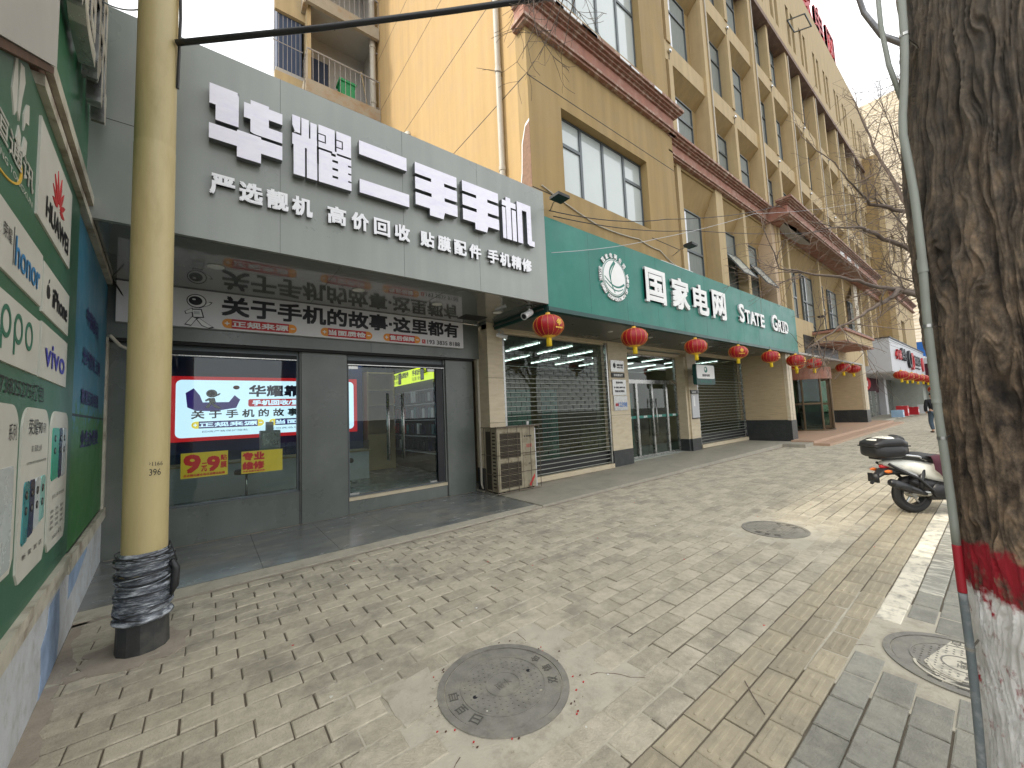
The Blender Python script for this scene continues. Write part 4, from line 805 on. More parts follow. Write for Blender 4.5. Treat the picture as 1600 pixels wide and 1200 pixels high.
# --- side wall facing left
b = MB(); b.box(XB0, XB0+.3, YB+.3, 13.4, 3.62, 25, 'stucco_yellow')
fxs = FX(XB0)
for z in (5.8, 8.05, 10.45, 12.5, 14.5, 16.6, 18.7, 20.8): b.fbox(fxs, -13.4, -YB, z, z+.02, .0, .0015, 'dark_gap')
b.poly(fxs, [(-5.42, 5.5), (-5.4, 5.9), (-5.34, 6.2), (-5.3, 6.75), (-5.2, 7.05), (-5.082, 7.1), (-5.082, 5.5)], .001, .004, 'peeled')
b.poly(fxs, [(-5.44, 5.5), (-5.42, 5.92), (-5.36, 6.22), (-5.32, 6.78), (-5.2, 7.1), (-5.082, 7.15), (-5.082, 7.1), (-5.2, 7.05), (-5.3, 6.75), (-5.34, 6.2), (-5.4, 5.9), (-5.42, 5.5)], .001, .006, 'white')
b.build('side_wall', OB)
# --- corner block with big windows
fB = FY(YB)
wins = [(5.56, 8.6, 6.02, 7.78), (5.62, 8.75, 10.22, 12.9), (5.7, 8.8, 14.2, 16.8)]
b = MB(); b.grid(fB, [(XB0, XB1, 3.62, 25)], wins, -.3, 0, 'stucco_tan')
for z in (5.8, 8.02, 13.1): b.fbox(fB, XB0, wins[0][0] if z < 8 else XB1, z, z+.02, 0, .0015, 'dark_gap')
b.fbox(fB, wins[0][1], XB1, 5.8, 5.82, 0, .0015, 'dark_gap'); b.box(XB0+.3, XB1, YB+.3, 7, 25, 25.1, 'stucco_tan'); b.build('front_wall', OB)
def bigwin(u0, u1, v0, v1):
    b = MB(); wd = u1-u0; cs = [u0, u0+wd*.25, u0+wd*.5, u0+wd*.76, u1]; holes = []; tv = v0+(v1-v0)*.66; e = .035
    for i in range(4):
        if i in (0, 3): holes += [(cs[i]+e, cs[i+1]-e, v0+e, tv-e), (cs[i]+e, cs[i+1]-e, tv+e, v1-e)]
        else: holes.append((cs[i]+e, cs[i+1]-e, v0+e, v1-e))
    b.grid(fB, [(u0+.002, u1-.002, v0+.002, v1-.002)], holes, -.24, -.18, 'window_frame')
    o = b.build('window', OB)
    for h in holes: b = MB(); b.fbox(fB, *h, -.225, -.21, 'pale_glass'); b.build('pane', o)
for wq in wins[:2]: bigwin(*wq)
def cornice(b, z, u0, u1, yf, l=0, r=0, h=.64, big=1):
    for z0, z1, out, m in ((0, .05, .10, 'cornice_edge'), (.05, .1, .14, 'cornice_edge'), (.1, .14, .09, 'cornice_edge'), (.14, .43, .05, 'cornice_pink'), (.43, .48, .1, 'cornice_edge'), (.48, .52, .16, 'cornice_edge'), (.52, .57, .22, 'cornice_edge'), (.57, .64, .27, 'cornice_edge')):
        o = out*big; b.box(u0-(o if l else 0), u1+(o if r else 0), yf-o, yf+.25, z+z0*h/.64, z+z1*h/.64-.0007, m)
b = MB(); cornice(b, 9.02, XB0, XB1, YB, 1, 1, h=.72)
random.seed(3)
for i in range(9): x = 5+random.random()*4.5; b.box(x, x+random.uniform(.2, .5), YB-.275, YB-.26, 9.66, 9.7+random.uniform(0, .03), 'white')
b.build('cornice', OB)
# --- grid facade
zs = lambda z: 1.65+(z-1.65)*1.0235
ML = [12.7+4.43*k for k in range(-1, 8)]   # left edges of the main pilasters
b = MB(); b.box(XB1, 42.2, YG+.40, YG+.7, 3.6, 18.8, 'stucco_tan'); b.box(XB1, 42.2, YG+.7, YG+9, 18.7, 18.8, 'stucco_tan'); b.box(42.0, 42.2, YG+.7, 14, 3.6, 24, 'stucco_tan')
attic = []
for m in ML[:-1]:
    for q in (1.02, 1.75, 3.05, 3.72): attic.append((m+q, m+q+.42, zs(19.0), zs(21.1)))
attic = [a for a in attic if a[0] > XB1 and a[1] < 41.9]
b.grid(FY(YG), [(XB1, 42.2, zs(18.35), zs(23.6))], attic, -.3, 0, 'stucco_cream'); b.box(XB1, 42.2, YG+.02, YG+.35, zs(23.6), zs(23.6)+.12, 'purple_trim'); b.box(XB1, 42.2, YG+.28, YG+.3, zs(19), zs(21.2), 'office_glass')
b.build('wall', OB)
FLO = [(8.9, 11.46), (12.05, 14.85), (15.45, 17.95)]
b = MB()
for lo, hi in ((11.46, 12.05), (14.85, 15.45)): b.box(XB1, 42.2, YG+.04, YG+.41, zs(lo), zs(hi), 'stucco_cream')
for hi in (11.46, 14.85):   # sloping soffits under the beams
    z = zs(hi); b.add([(XB1, YG+.05, z), (42.2, YG+.05, z), (XB1, YG+.4, z), (42.2, YG+.4, z), (XB1, YG+.4, z-.34), (42.2, YG+.4, z-.34)], [(0, 4, 5, 1), (0, 2, 4), (1, 5, 3), (0, 1, 3, 2)], 'stucco_tan')
b.build('spandrel', OB)
b = MB(); b.box(XB1, 42.25, YG-.12, YG+.38, zs(17.95), zs(18.1), 'purple_trim'); b.box(XB1, 42.25, YG-.06, YG+.38, zs(18.1), zs(18.35), 'purple_trim'); b.build('string_course', OB)
for i, m in enumerate(ML):
    x0, x1 = m, m+.46
    if x0 > XB1 and x1 < 42:
        b = MB(); b.box(x0, x1, YG-.04, YG+.4, 9.1, zs(17.95), 'stucco_cream'); b.box(x0+.24, x0+.27, YG-.052, YG-.04, 9.1, zs(17.9), 'stucco_tan'); b.tube([(x0+.32, YG-.06, 9.12), (x0+.32, YG-.06, zs(17.9))], .022, 'old_pipe', 6); b.build('pilaster', OB)
        if not (17 < x0 < 31.5): b = MB(); b.box(x0, x1+.03, YG-.02, YG+.4, 3.6, 8.5, 'stucco_cream'); b.build('pilaster', OB)
    mm = m+2.12
    if XB1 < mm < 41.5:
        for k, (lo, hi) in enumerate(FLO):
            b = MB(); b.box(mm, mm+.22, YG, YG+.4, zs(lo) if k else 9.1, zs(hi), 'stucco_cream'); b.build('pilaster', OB)
        b = MB(); b.box(mm, mm+.22, YG, YG+.4, 3.6, 8.5, 'stucco_cream'); b.build('pilaster', OB)
    # small round lamps on the spandrels
    if XB1 < mm < 34:
        for z in (zs(11.75), zs(15.15)):
            b = MB(); b.lathe((mm+.11, YG+.0, z), [(.01, -.06), (.045, -.04), (.06, 0), (.045, .045), (.01, .06)], 'chrome', 10); b.tube([(mm+.11, YG+.02, z-.05), (mm+.11, YG+.03, z-.25)], .008, 'ink', 4); b.build('spot_lamp', OB, smooth=True)
# lower floor soffit wedge
b = MB(); z = 8.42; b.add([(XB1, YG+.06, z), (42.2, YG+.06, z), (XB1, YG+.4, z), (42.2, YG+.4, z), (XB1, YG+.4, z-.75), (42.2, YG+.4, z-.75)], [(0, 4, 5, 1), (0, 2, 4), (1, 5, 3), (0, 1, 3, 2)], 'stucco_tan'); b.box(XB1, 42.2, YG+.02, YG+.4, 8.42, 9.1, 'stucco_tan'); b.build('lintel', OB)
b = MB(); cornice(b, 8.5, XB1-.2, 17.0, YG, 0, 0); b.build('cornice', OB); b = MB(); cornice(b, 8.5, 33.6, 39, YG, 0, 0); b.build('cornice', OB)
# windows: one mesh per kind, copies share it
def mk_win(wd, ht, tr, ml):
    fr = F((0, 0, 0), (1, 0, 0), (0, 0, 1), (0, -1, 0)); e = .035; cs = [0]+[wd*q for q in ml]+[wd]; rs = [0]+[ht*q for q in tr]+[ht]; H_ = []
    for i in range(len(cs)-1):
        for j in range(len(rs)-1): H_.append((cs[i]+e, cs[i+1]-e, rs[j]+e, rs[j+1]-e))
    b = MB(); b.grid(fr, [(0, wd, 0, ht)], H_, 0, .07, 'window_frame'); f = b.build('window', None, loc=(0, 0, 0)); me = f.data; bpy.data.objects.remove(f)
    b = MB(); b.fbox(fr, .02, wd-.02, .02, ht-.02, .01, .03, 'office_glass'); b.fbox(fr, wd*.36, wd*.46, .05, ht-.05, .033, .036, 'painted_reflection'); b.fbox(fr, wd*.3, wd*.95, .05, ht-.05, .031, .032, 'curtain')  # the pale strip paints a reflection on the glass
    p = b.build('pane', None, loc=(0, 0, 0)); mp = p.data; bpy.data.objects.remove(p); return me, mp
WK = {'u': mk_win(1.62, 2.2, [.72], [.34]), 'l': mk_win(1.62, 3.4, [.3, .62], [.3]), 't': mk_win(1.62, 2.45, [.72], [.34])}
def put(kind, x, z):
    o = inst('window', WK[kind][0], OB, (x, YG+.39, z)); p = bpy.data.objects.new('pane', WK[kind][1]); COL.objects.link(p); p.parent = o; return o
for m in ML:
    for q in (.48, 2.4):
        x = m+q
        if x < XB1-.3 or x > 40: continue
        x = max(x, XB1+.02)
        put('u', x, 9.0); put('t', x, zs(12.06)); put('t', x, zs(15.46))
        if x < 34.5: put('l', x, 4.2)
# opened awning sashes
for x, z in ((13.25, 5.75), (15.25, 5.75)):
    b = MB(); P0, P1 = (YG+.3, z+1.05), (YG-.28, z+.1); n = Vector((0, P1[0]-P0[0], P1[1]-P0[1])).normalized(); fr = F((x+.45, P0[0], P0[1]), (1, 0, 0), n, (0, n.z, -n.y))
    b.grid(fr, [(0, 1.15, 0, 1.1)], [(.05, 1.1, .05, 1.05)], 0, .04, 'window_frame'); s = b.build('open_sash', OB); b = MB(); b.fbox(fr, .05, 1.1, .05, 1.05, .015, .025, 'pale_glass'); b.build('pane', s)
for x, z in ((22.0, zs(20.2)),):
    b = MB(); n = Vector((0, -.9, -.35)).normalized(); fr = F((x+.6, YG, z), (1, 0, 0), n, (0, n.z, -n.y)); b.grid(fr, [(0, 1.1, 0, .8)], [(.05, 1.05, .05, .75)], 0, .04, 'window_frame'); s = b.build('open_sash', OB)
# --- porch
b = MB(); cornice(b, 8.55, 17.1, 33.4, 4.55, 1, 1, h=.7); b.box(17.1, 33.4, 4.8, YG+.4, 8.6, 9.15, 'cornice_pink'); b.box(17.25, 33.3, 4.6, YG+.4, 8.56, 8.6, 'cornice_pink'); b.poly(F((0, 0, 8.556), (1, 0, 0), (0, 1, 0), (0, 0, -1)), [(17.5, 4.75), (18.0, 5.1), (19.2, 5.18), (20.6, 5.1), (21.2, 4.85), (20.4, 4.72), (18.4, 4.66)], 0, .006, 'plaster_grey')
for x in (24.6, 26.0, 27.6): b.box(x, x+.8, 4.495, 4.5, 8.74, 8.98, 'white')
b.build('porch_cornice', OB)
b = MB(); b.box(17.12, 17.95, YB+.02, 5.6, 3.54, 8.56, 'pink_pier'); b.box(17.5, 17.6, YB-.02, YB+.02, 3.5, 8.56, 'stucco_cream'); b.box(17.75, 17.95, YB-.03, YB+.02, 3.5, 8.56, 'stucco_cream'); b.build('corner_pier', OB)
b = MB(); b.box(18.5, 21.3, YB, YB+.2, 3.5, 5.05, 'stucco_cream'); b.build('parapet', OB)
# canopy over the entrance
b = MB(); b.box(21.1, 26.6, 4.0, 5.3, 4.1, 4.5, 'stucco_cream'); b.box(21.0, 26.7, 3.92, 5.3, 4.5, 4.6, 'cornice_pink'); b.box(21.06, 26.65, 3.96, 5.3, 4.6, 4.66, 'ink'); b.box(21.06, 26.64, 3.97, 5.3, 4.06, 4.1, 'cornice_pink'); b.build('canopy', OB)
b = MB(); b.box(18.5, 29.5, 4.95, 5.6, 3.48, 3.56, 'plaster_grey'); b.build('entrance_soffit', OB)
b = MB(); b.box(19.7, 24.9, 5.05, 5.12, 3.58, 4.4, 'black'); b.build('dark_panel', OB)
b = MB(); b.box(21.3, 30.6, 5.1, 5.2, 3.56, 4.3, 'stucco_cream'); b.build('entrance_wall', OB)
# --- ground floor piers and openings
YP = 6.67
def pier(x0, x1, base=.5, y1=7.2, y0=YP):
    b = MB(); b.box(x0, x1, y0, y1, base, 3.6, 'cream_stone')
    for z in (1.45, 2.4): b.box(x0, x1, y0-.002, y0+.01, z, z+.006, 'dark_gap')
    b.box(x0-.004, x1+.004, y0-.006, y1, 0, base, 'black_granite'); return b.build('pier', OB)
pier(4.62, 5.02); pier(8.64, 9.52); pier(12.9, 13.5)
b = MB(); b.box(12.78, 12.9, YP+.05, 7.1, .5, 3.3, 'cream_stone'); b.box(12.77, 12.9, YP+.05, 7.1, .1, .5, 'black_granite'); b.build('jamb', OB)
for x0, x1, y0 in ((17.42, 17.98, YB+.04), (30.6, 31.5, YB+.1)):
    b = MB(); b.box(x0, x1-.25, y0+.12, 6.9, .92, 3.6, 'travertine'); b.box(x0-.012, x1-.2, y0+.1, 6.9, .1, .92, 'black_granite')
    b.box(x0+.02, x1, y0, y0+.115, .9, 8.5, 'cream_stone'); b.box(x0-.01, x1+.01, y0-.01, y0+.1, .1, .9, 'black_granite'); b.box(x0+.25, x0+.265, y0-.003, y0+.01, .9, 8.5, 'dark_gap'); b.build('side_wall', OB)
b = MB(); b.box(18, 30.6, 7.3, 7.4, .17, 3.6, 'travertine'); b.box(18, 30.6, 7.28, 7.3, .17, .9, 'black_granite'); b.box(31.5, 34, YP, 7, .1, 3.6, 'travertine'); b.box(18.0, 33.8, 5.6, 7.4, 3.5, 3.56, 'plaster_grey'); b.build('entrance_back_wall', OB)
# office hall behind the grilles
b = MB(); b.box(4.6, 17.42, YP+.001, YP+.9, 3.55, 3.62, 'soffit_grey'); b.box(4.62, 17.4, YP+.002, YP+.2, 3.45, 3.55, 'cream_stone'); b.build('lintel', OB)
b = MB(); b.box(5, 17.4, YP+.2, 11.5, .05, .1, 'interior_grey'); b.box(5, 17.4, YP+.2, 11.5, 3.42, 3.5, 'interior_grey'); b.box(5, 17.4, 11.4, 11.5, .1, 3.4, 'interior_brown'); b.box(17.3, 17.4, YP+.3, 11.4, .1, 3.4, 'interior_brown'); b.box(4.95, 5.0, YP+.3, 11.4, .1, 3.4, 'interior_brown')
b.box(5.1, 6.9, 8.0, 8.05, .1, 2.25, 'teal_panel'); b.box(8.2, 8.5, 8.6, 9, .1, 2.3, 'teal_panel'); b.box(11.7, 12.7, 8.8, 8.9, .1, 2.2, 'teal_panel'); b.box(10.2, 11.4, 9.2, 9.8, .1, 1.1, 'brown_box'); b.box(14, 16.5, 9, 9.6, .1, 1.4, 'interior_brown'); b.build('interior', OB)
for y in (7.9, 9.7):
    for x in (5.5, 6.6, 7.8, 9.1, 10.3, 11.6, 13.2, 14.8, 16.4): b = MB(); b.box(x-.02, x+.02, y-.7, y+.7, 3.37, 3.4, 'tube_light'); b.build('ceiling_lamp', OB)
def grille(x0, x1, z0, z1, lab):
    b = MB(); fr = FY(YP+.06); n = int((z1-z0)/.105)
    for i in range(n+1):
        z = z0+i*.105; b.fbox(fr, x0, x1, z, z+(.010 if i > 4 else .016), 0, .014, 'grille_metal' if i < 22 else 'grille_dark')
        if i < n and i > 3:
            k = int((x1-x0)/.3)
            for j in range(k+1):
                x = x0+j*.3+(.15 if i % 2 else 0)
                if x < x1-.01: b.fbox(fr, x, x+.012, z+.01, z+.105, .002, .01, 'grille_dark')
    o = b.build('shutter', OB); o['label'] = lab
    b = MB(); b.fbox(fr, x0-.05, x0, z0-.02, z1+.05, -.02, .05, 'steel'); b.build('guide_rail', o); b = MB(); b.fbox(fr, x1, x1+.05, z0-.02, z1+.05, -.02, .05, 'steel'); b.build('guide_rail', o)
    b = MB(); b.fbox(fr, x0, x1, z0-.03, z1, -.12, -.11, 'glass_green'); b.fbox(fr, x0, x1, z0-.03, z0+.28, -.1, -.06, 'black'); b.fbox(fr, x0, x1, z1-.0, z1+.15, -.1, -.02, 'cream_stone'); b.build('glazing', o)
    b = MB(); b.box(x0-.05, x1+.05, YP-.04, YP+.06, max(z0-.15, .0), z0-.03, 'cream_stone'); b.build('sill', o)
grille(5.08, 8.56, .2, 3.4, 'wide roller grille left of the glass doors'); grille(13.56, 17.34, .28, 3.4, 'roller grille right of the glass doors')
# glass doors
fd = FY(7.05)
b = MB(); b.grid(fd, [(9.52, 12.78, .1, 3.3)], [(9.6, 10.34, .16, 2.38), (10.44, 11.2, .16, 2.38), (11.28, 12.04, .16, 2.38), (12.14, 12.72, .16, 2.38), (9.58, 12.72, 2.5, 3.24)], -.05, .03, 'steel')
for z in (3.3, 3.42): b.box(9.52, 12.88, 6.9, 7.1, z, z+.1, 'cream_stone')
b.build('door_frame', OB)
b = MB(); b.fbox(fd, 9.58, 12.72, 2.5, 3.24, -.02, -.01, 'glass_green'); b.build('transom', OB)
for x0, x1 in ((9.6, 10.34), (10.44, 11.2), (11.28, 12.04), (12.14, 12.72)):
    b = MB(); b.fbox(fd, x0, x1, .16, 2.38, -.02, -.01, 'glass_green'); b.fbox(fd, x0, x1, 1.3, 1.38, -.008, -.006, 'teal_sign'); b.text(fd, '国网', x0+.3, x0+.48, 1.31, 1.37, -.005, 'white', bold=.002); d = b.build('door', OB)
    if 10.4 < x0 < 11.5: hx = x1-.07 if x0 < 11 else x0+.07; b = MB(); b.tube([fd(hx, .7, .07), fd(hx, 1.9, .07)], .018, 'steel', 8); b.tube([fd(hx, .8, .07), fd(hx, .8, -.01)], .01, 'steel', 5); b.tube([fd(hx, 1.8, .07), fd(hx, 1.8, -.01)], .01, 'steel', 5); b.build('handle', d, smooth=True)
# revolving door
rc = Vector((23.5, 6.45, .17)); b = MB(); fr = F(rc, (1, 0, 0), (0, 1, 0), (0, 0, 1))
b.ring(fr, 0, 0, 1.2, 1.3, 0, .06, 'bronze', 40); b.ring(fr, 0, 0, 1.15, 1.32, 2.45, 3.0, 'cornice_pink', 40); b.disc(fr, 0, 0, 1.15, 1.15, 2.45, 2.5, 'bronze', 30)
for a in (200, 235, 270, 305, 20, 55, 90, 125): b.tube([fr(1.25*math.cos(R(a)), 1.25*math.sin(R(a)), .06), fr(1.25*math.cos(R(a)), 1.25*math.sin(R(a)), 2.45)], .045, 'bronze', 6)
b.ring(fr, 0, 0, 1.23, 1.27, 1.25, 1.33, 'bronze', 12, a0=R(130), a1=R(235)); rv = b.build('revolving_door', OB)
b = MB(); b.ring(fr, 0, 0, 1.245, 1.255, .06, 2.45, 'glass_dark', 16, a0=R(125), a1=R(235)); b.build('glazing', rv); b = MB(); b.ring(fr, 0, 0, 1.245, 1.255, .06, 2.45, 'glass_dark', 16, a0=R(305), a1=R(415)); b.build('glazing', rv)
for a in (15, 105, 195, 285): b = MB(); f3 = F(rc, (math.cos(R(a)), math.sin(R(a)), 0), (0, 0, 1), (-math.sin(R(a)), math.cos(R(a)), 0)); b.grid(f3, [(0, 1.14, .05, 2.43)], [(.07, 1.07, .2, 1.2), (.07, 1.07, 1.3, 2.36)], -.02, .02, 'bronze'); b.fbox(f3, .07, 1.07, .2, 2.36, -.004, .004, 'glass_dark'); b.build('wing', rv)
# far corner block
b = MB(); fb2 = FY(4.35); fw2 = [(40.0, 41.6, 15.6, 17.6), (40.0, 41.6, 11.9, 13.9), (40, 41.6, 5.0, 7.2), (44.0, 45.4, 15.6, 17.6), (44.0, 45.4, 11.9, 13.9)]
b.grid(fb2, [(38.3, 47, 3.6, 19.4)], fw2, -.3, 0, 'stucco_cream'); b.box(38.3, 38.6, 4.65, 12, 3.6, 19.4, 'stucco_tan'); b.box(38.6, 47, 4.65, 12, 19.2, 19.3, 'stucco_tan'); b.build('wall', OB)
for h in fw2:
    b = MB(); b.grid(fb2, [(h[0], h[1], h[2], h[3])], [(h[0]+.05, (h[0]+h[1])/2-.03, h[2]+.05, h[3]-.05), ((h[0]+h[1])/2+.03, h[1]-.05, h[2]+.05, h[3]-.05)], -.24, -.18, 'window_frame'); o = b.build('window', OB); b = MB(); b.fbox(fb2, *h, -.26, -.25, 'office_glass'); b.build('pane', o)
b = MB(); cornice(b, 8.55, 38.3, 47, 4.35, 1, 1); b.build('cornice', OB)

# roof letters
t = thing('roof_sign', 'red characters on a frame standing on the office roof edge', 'sign', (28, 5.6, zs(23.6)))
for k, ch in enumerate('国家电网'):
    b = MB(); x = 24.4+k*2.6; b.text(FY(5.5), ch, x, x+1.9, zs(23.6)+.5, zs(23.6)+2.5, 0, 'red', ext=.12, bold=.02, side='red'); b.tube([(x+.3, 5.55, zs(23.6)), (x+.3, 5.55, zs(23.6)+2.3)], .03, 'red', 4); b.tube([(x+1.6, 5.55, zs(23.6)), (x+1.6, 5.55, zs(23.6)+2.3)], .03, 'red', 4); b.build('character', t)

# ================================================================ green sign of the office
GS = thing('fascia_sign', 'long green sign board with round white emblem and white characters over the arcade', 'sign', (11.6, 4.98, 3.5))
b = MB(); b.box(4.815, 18.45, 4.96, 5.0, 3.54, 5.23, 'teal_sign'); b.box(4.815, 18.45, 4.955, 5.075, 3.46, 3.54, 'teal_dark'); b.box(4.811, 4.86, 5.0, 6.66, 3.44, 3.64, 'teal_dark')
for i in range(11): x = 6.0+i*1.22; b.box(x, x+.004, 4.959, 4.961, 3.55, 5.22, 'teal_dark')
b.box(4.83, 18.4, 5.0, 5.06, 5.2, 5.225, 'teal_sign'); b.box(8.8, 10.4, 5.0, 5.03, 5.23, 5.27, 'sign_white'); b.build('board', GS)
b = MB(); b.box(4.79, 17.4, 5.08, YP, 3.5, 3.53, 'soffit_grey'); b.box(4.7, 4.87, 4.99, YP, 3.62, 3.66, 'soffit_grey')
for x in (8.6, 12.9): b.box(x, x+.02, 5.08, YP, 3.495, 3.5, 'dark_gap')
b.build('soffit', GS)
for i in range(7):
    b = MB(); b.disc(F((5.9+i*1.7, 5.75, 3.495), (1, 0, 0), (0, -1, 0), (0, 0, -1)), 0, 0, .06, .06, 0, .012, 'downlight', 20); b.build('downlight', GS)
fg = FY(4.96)
for ch, a, c in (('国', 7.92, 8.72), ('家', 9.06, 9.86), ('电', 10.12, 10.92), ('网', 11.2, 12.0)):
    b = MB(); b.text(fg, ch, a, c, 4.1, 4.86, .0, 'sign_white', ext=.06, bold=.028, res=3, side='grey_light'); b.build('character', GS)
def serif(x, ch, h, wd):
    b = MB(); b.text(fg, ch, x, x+wd, 4.18, 4.18+h, 0, 'sign_white', ext=.05, bold=.018, res=3, side='grey_light'); e = .018
    for (u, v, l) in {'T': [(.5, 0, .3), (0.02, 1, 0), (.98, 1, 0)], 'A': [(.06, 0, .2), (.94, 0, .2)], 'E': [(.05, 0, .2), (.05, 1, .2)], 'R': [(.08, 0, .2), (.9, 0, .2), (.05, 1, .15)], 'I': [(.5, 0, .8), (.5, 1, .8)], 'D': [(.08, 0, .2), (.08, 1, .2)], 'S': [], 'G': [(.95, .45, .2)]}[ch]:
        if l: b.fbox(fg, x+u*wd-l*.16, x+u*wd+l*.16, 4.18+v*h-(e if v == 1 else e*.8), 4.18+v*h+(e*.8 if v else e), .0, .053, 'sign_white')
    if ch == 'T': b.fbox(fg, x-.015, x+.015, 4.18+h*.78, 4.18+h+.01, 0, .053, 'sign_white'); b.fbox(fg, x+wd-.015, x+wd+.015, 4.18+h*.78, 4.18+h+.01, 0, .053, 'sign_white')
    if ch == 'E': b.fbox(fg, x+wd-.02, x+wd+.01, 4.18, 4.18+h*.24, 0, .053, 'sign_white'); b.fbox(fg, x+wd-.02, x+wd+.01, 4.18+h*.78, 4.18+h, 0, .053, 'sign_white')
    b.build('character', GS)
for ch, x, h, wd in (('S', 13.0, .55, .34), ('T', 13.42, .41, .36), ('A', 13.82, .41, .4), ('T', 14.22, .41, .36), ('E', 14.68, .41, .3), ('G', 15.75, .55, .46), ('R', 16.3, .41, .36), ('I', 16.76, .41, .07), ('D', 16.95, .41, .38)): serif(x, ch, h, wd)
b = MB(); cx, cz, r = 6.78, 4.42, .40
b.disc(fg, cx, cz, r, r, 0, .03, 'sign_white', 48, ); b.ring(fg, cx, cz, r*.93, r*.965, .03, .033, 'teal_sign', 48); 
def arc(pts, wds):
    L = []; Rr = []
    for i, (u, v) in enumerate(pts):
        a = pts[max(0, i-1)]; c = pts[min(len(pts)-1, i+1)]; d = Vector((c[0]-a[0], c[1]-a[1])).normalized(); w = wds(i/(len(pts)-1)); L.append((cx+r*(u-d.y*w), cz+r*(v+d.x*w))); Rr.append((cx+r*(u+d.y*w), cz+r*(v-d.x*w)))
    b.poly(fg, L+Rr[::-1], .03, .034, 'teal_sign')
lin = lambda n: [i/(n-1) for i in range(n)]
arc([(-.35-.3*math.sin(math.pi*t)*.8+.5*(1-t)*.8, .86-1.1*t) for t in lin(14)], lambda t: .02+.05*(1-t))
arc([(.1-.45*math.sin(math.pi*t*.9), .8-1.62*t) for t in lin(16)], lambda t: .025)
arc([(-.85+1.65*t, -.05-.45*math.sin(math.pi*t*.85)) for t in lin(16)], lambda t: .02+.04*t)
arc([(-.82+1.5*t, -.3-.4*math.sin(math.pi*t*.8)) for t in lin(16)], lambda t: .025)
b.build('emblem', GS)
b = MB()
def around(txt, rr, a0, a1, h, flip=False, bold=.004):
    n = len(txt)
    for i, ch in enumerate(txt):
        if ch == ' ': continue
        a = R(a0+(a1-a0)*i/(n-1)); c, s_ = math.cos(a), math.sin(a)
        u = (s_, 0, -c) if not flip else (-s_, 0, c); v = (c, 0, s_) if not flip else (-c, 0, -s_)
        f4 = F((cx+rr*c, 4.96, cz+rr*s_), u, v, (0, -1, 0)); b.text(f4, ch, -h*.42, h*.42, -h/2, h/2, 0, 'sign_white', ext=.03, bold=bold, side='grey_light')
around('国家电网公司', .475, 138, 42, .1); around('STATE GRID CORPORATION OF CHINA', .47, 165, 375, .072, flip=True)
b.build('emblem_lettering', GS)
# ================================================================ apartment block behind with balconies
AP = thing('apartment_building', 'old apartment block with stained concrete balconies behind the grey store', 'building', (3, 13, 0))
b = MB(); b.box(1.62, 4.66, 14.3, 14.6, 5.6, 26, 'plaster_grey'); b.box(4.6, 4.95, 13.405, 14.6, 5.6, 26, 'plaster_grey'); b.box(2.38, 2.5, 13.0, 14.3, 10, 26, 'stucco_cream'); b.box(-3, 1.0, 15.6, 15.9, 5, 9, 'plaster_grey')
b.box(1.55, 2.38, 13.4, 14.3, 11.7, 12.95, 'plaster_grey'); b.box(1.6, 2.3, 13.42, 14.3, 12.95, 26, 'navy_wall'); b.box(2.5, 3.3, 14.24, 14.3, 12.7, 14.6, 'navy_wall')
b.build('wall', AP)
for k, z in enumerate((9.35, 12.45, 15.55, 18.65)):
    b = MB(); b.box(2.3, 4.66, 12.8, 14.3, z-.12, z, 'plaster_grey'); b.box(2.3, 4.66, 12.74, 12.86, z-.42, z+.02, 'old_concrete'); b.box(2.26, 2.4, 12.86, 14.3, z-.42, z+.02, 'old_concrete'); b.box(3.35, 3.37, 13.5, 13.52, z-.2, z-.12, 'ink'); o = b.build('balcony', AP)
    b = MB(); b.tube([(2.35, 14.2, z+1.1), (2.35, 12.8, z+1.1), (4.66, 12.8, z+1.1)], .025, 'rail', 6)
    for i in range(15): x = 2.35+i*.165; b.tube([(x, 12.8, z), (x, 12.8, z+1.1)], .009, 'rail', 5)
    for i in range(8): y = 12.98+i*.17; b.tube([(2.35, y, z), (2.35, y, z+1.1)], .009, 'rail', 5)
    b.build('railing', o)
    b = MB(); b.box(1.52, 2.4, 13.3, 13.42, z-.7, z+.3, 'stucco_cream')
    for i in range(7): b.tube([(1.5+i*.12, 13.25, z+.3), (1.5+i*.12, 13.25, z+2.2)], .008, 'rail', 4)
    b.tube([(1.45, 13.2, z+1.2), (2.3, 13.2, z+1.2)], .012, 'rail', 4); b.build('bay', AP)
t = thing('bin', 'green plastic bin standing behind the balcony railing', 'bin', (3.6, 13.05, 12.5))
b = MB(); b.box(3.38, 3.84, 12.9, 13.3, 12.46, 13.05, 'bin_green'); b.box(3.4, 3.82, 12.885, 12.9, 12.5, 12.72, 'bin_green'); b.build('body', t)
b = MB(); b.box(3.33, 3.89, 12.86, 13.34, 13.05, 13.12, 'bin_green'); b.box(3.4, 3.82, 12.9, 13.3, 13.12, 13.16, 'bin_green'); b.build('lid', t)
t = thing('broom', 'wooden broom leaning inside the balcony corner', 'broom', (4.3, 13.3, 12.5)); b = MB(); b.tube([(4.5, 13.4, 12.5), (4.15, 13.2, 14.0)], .018, 'wood', 6); b.build('stick', t)
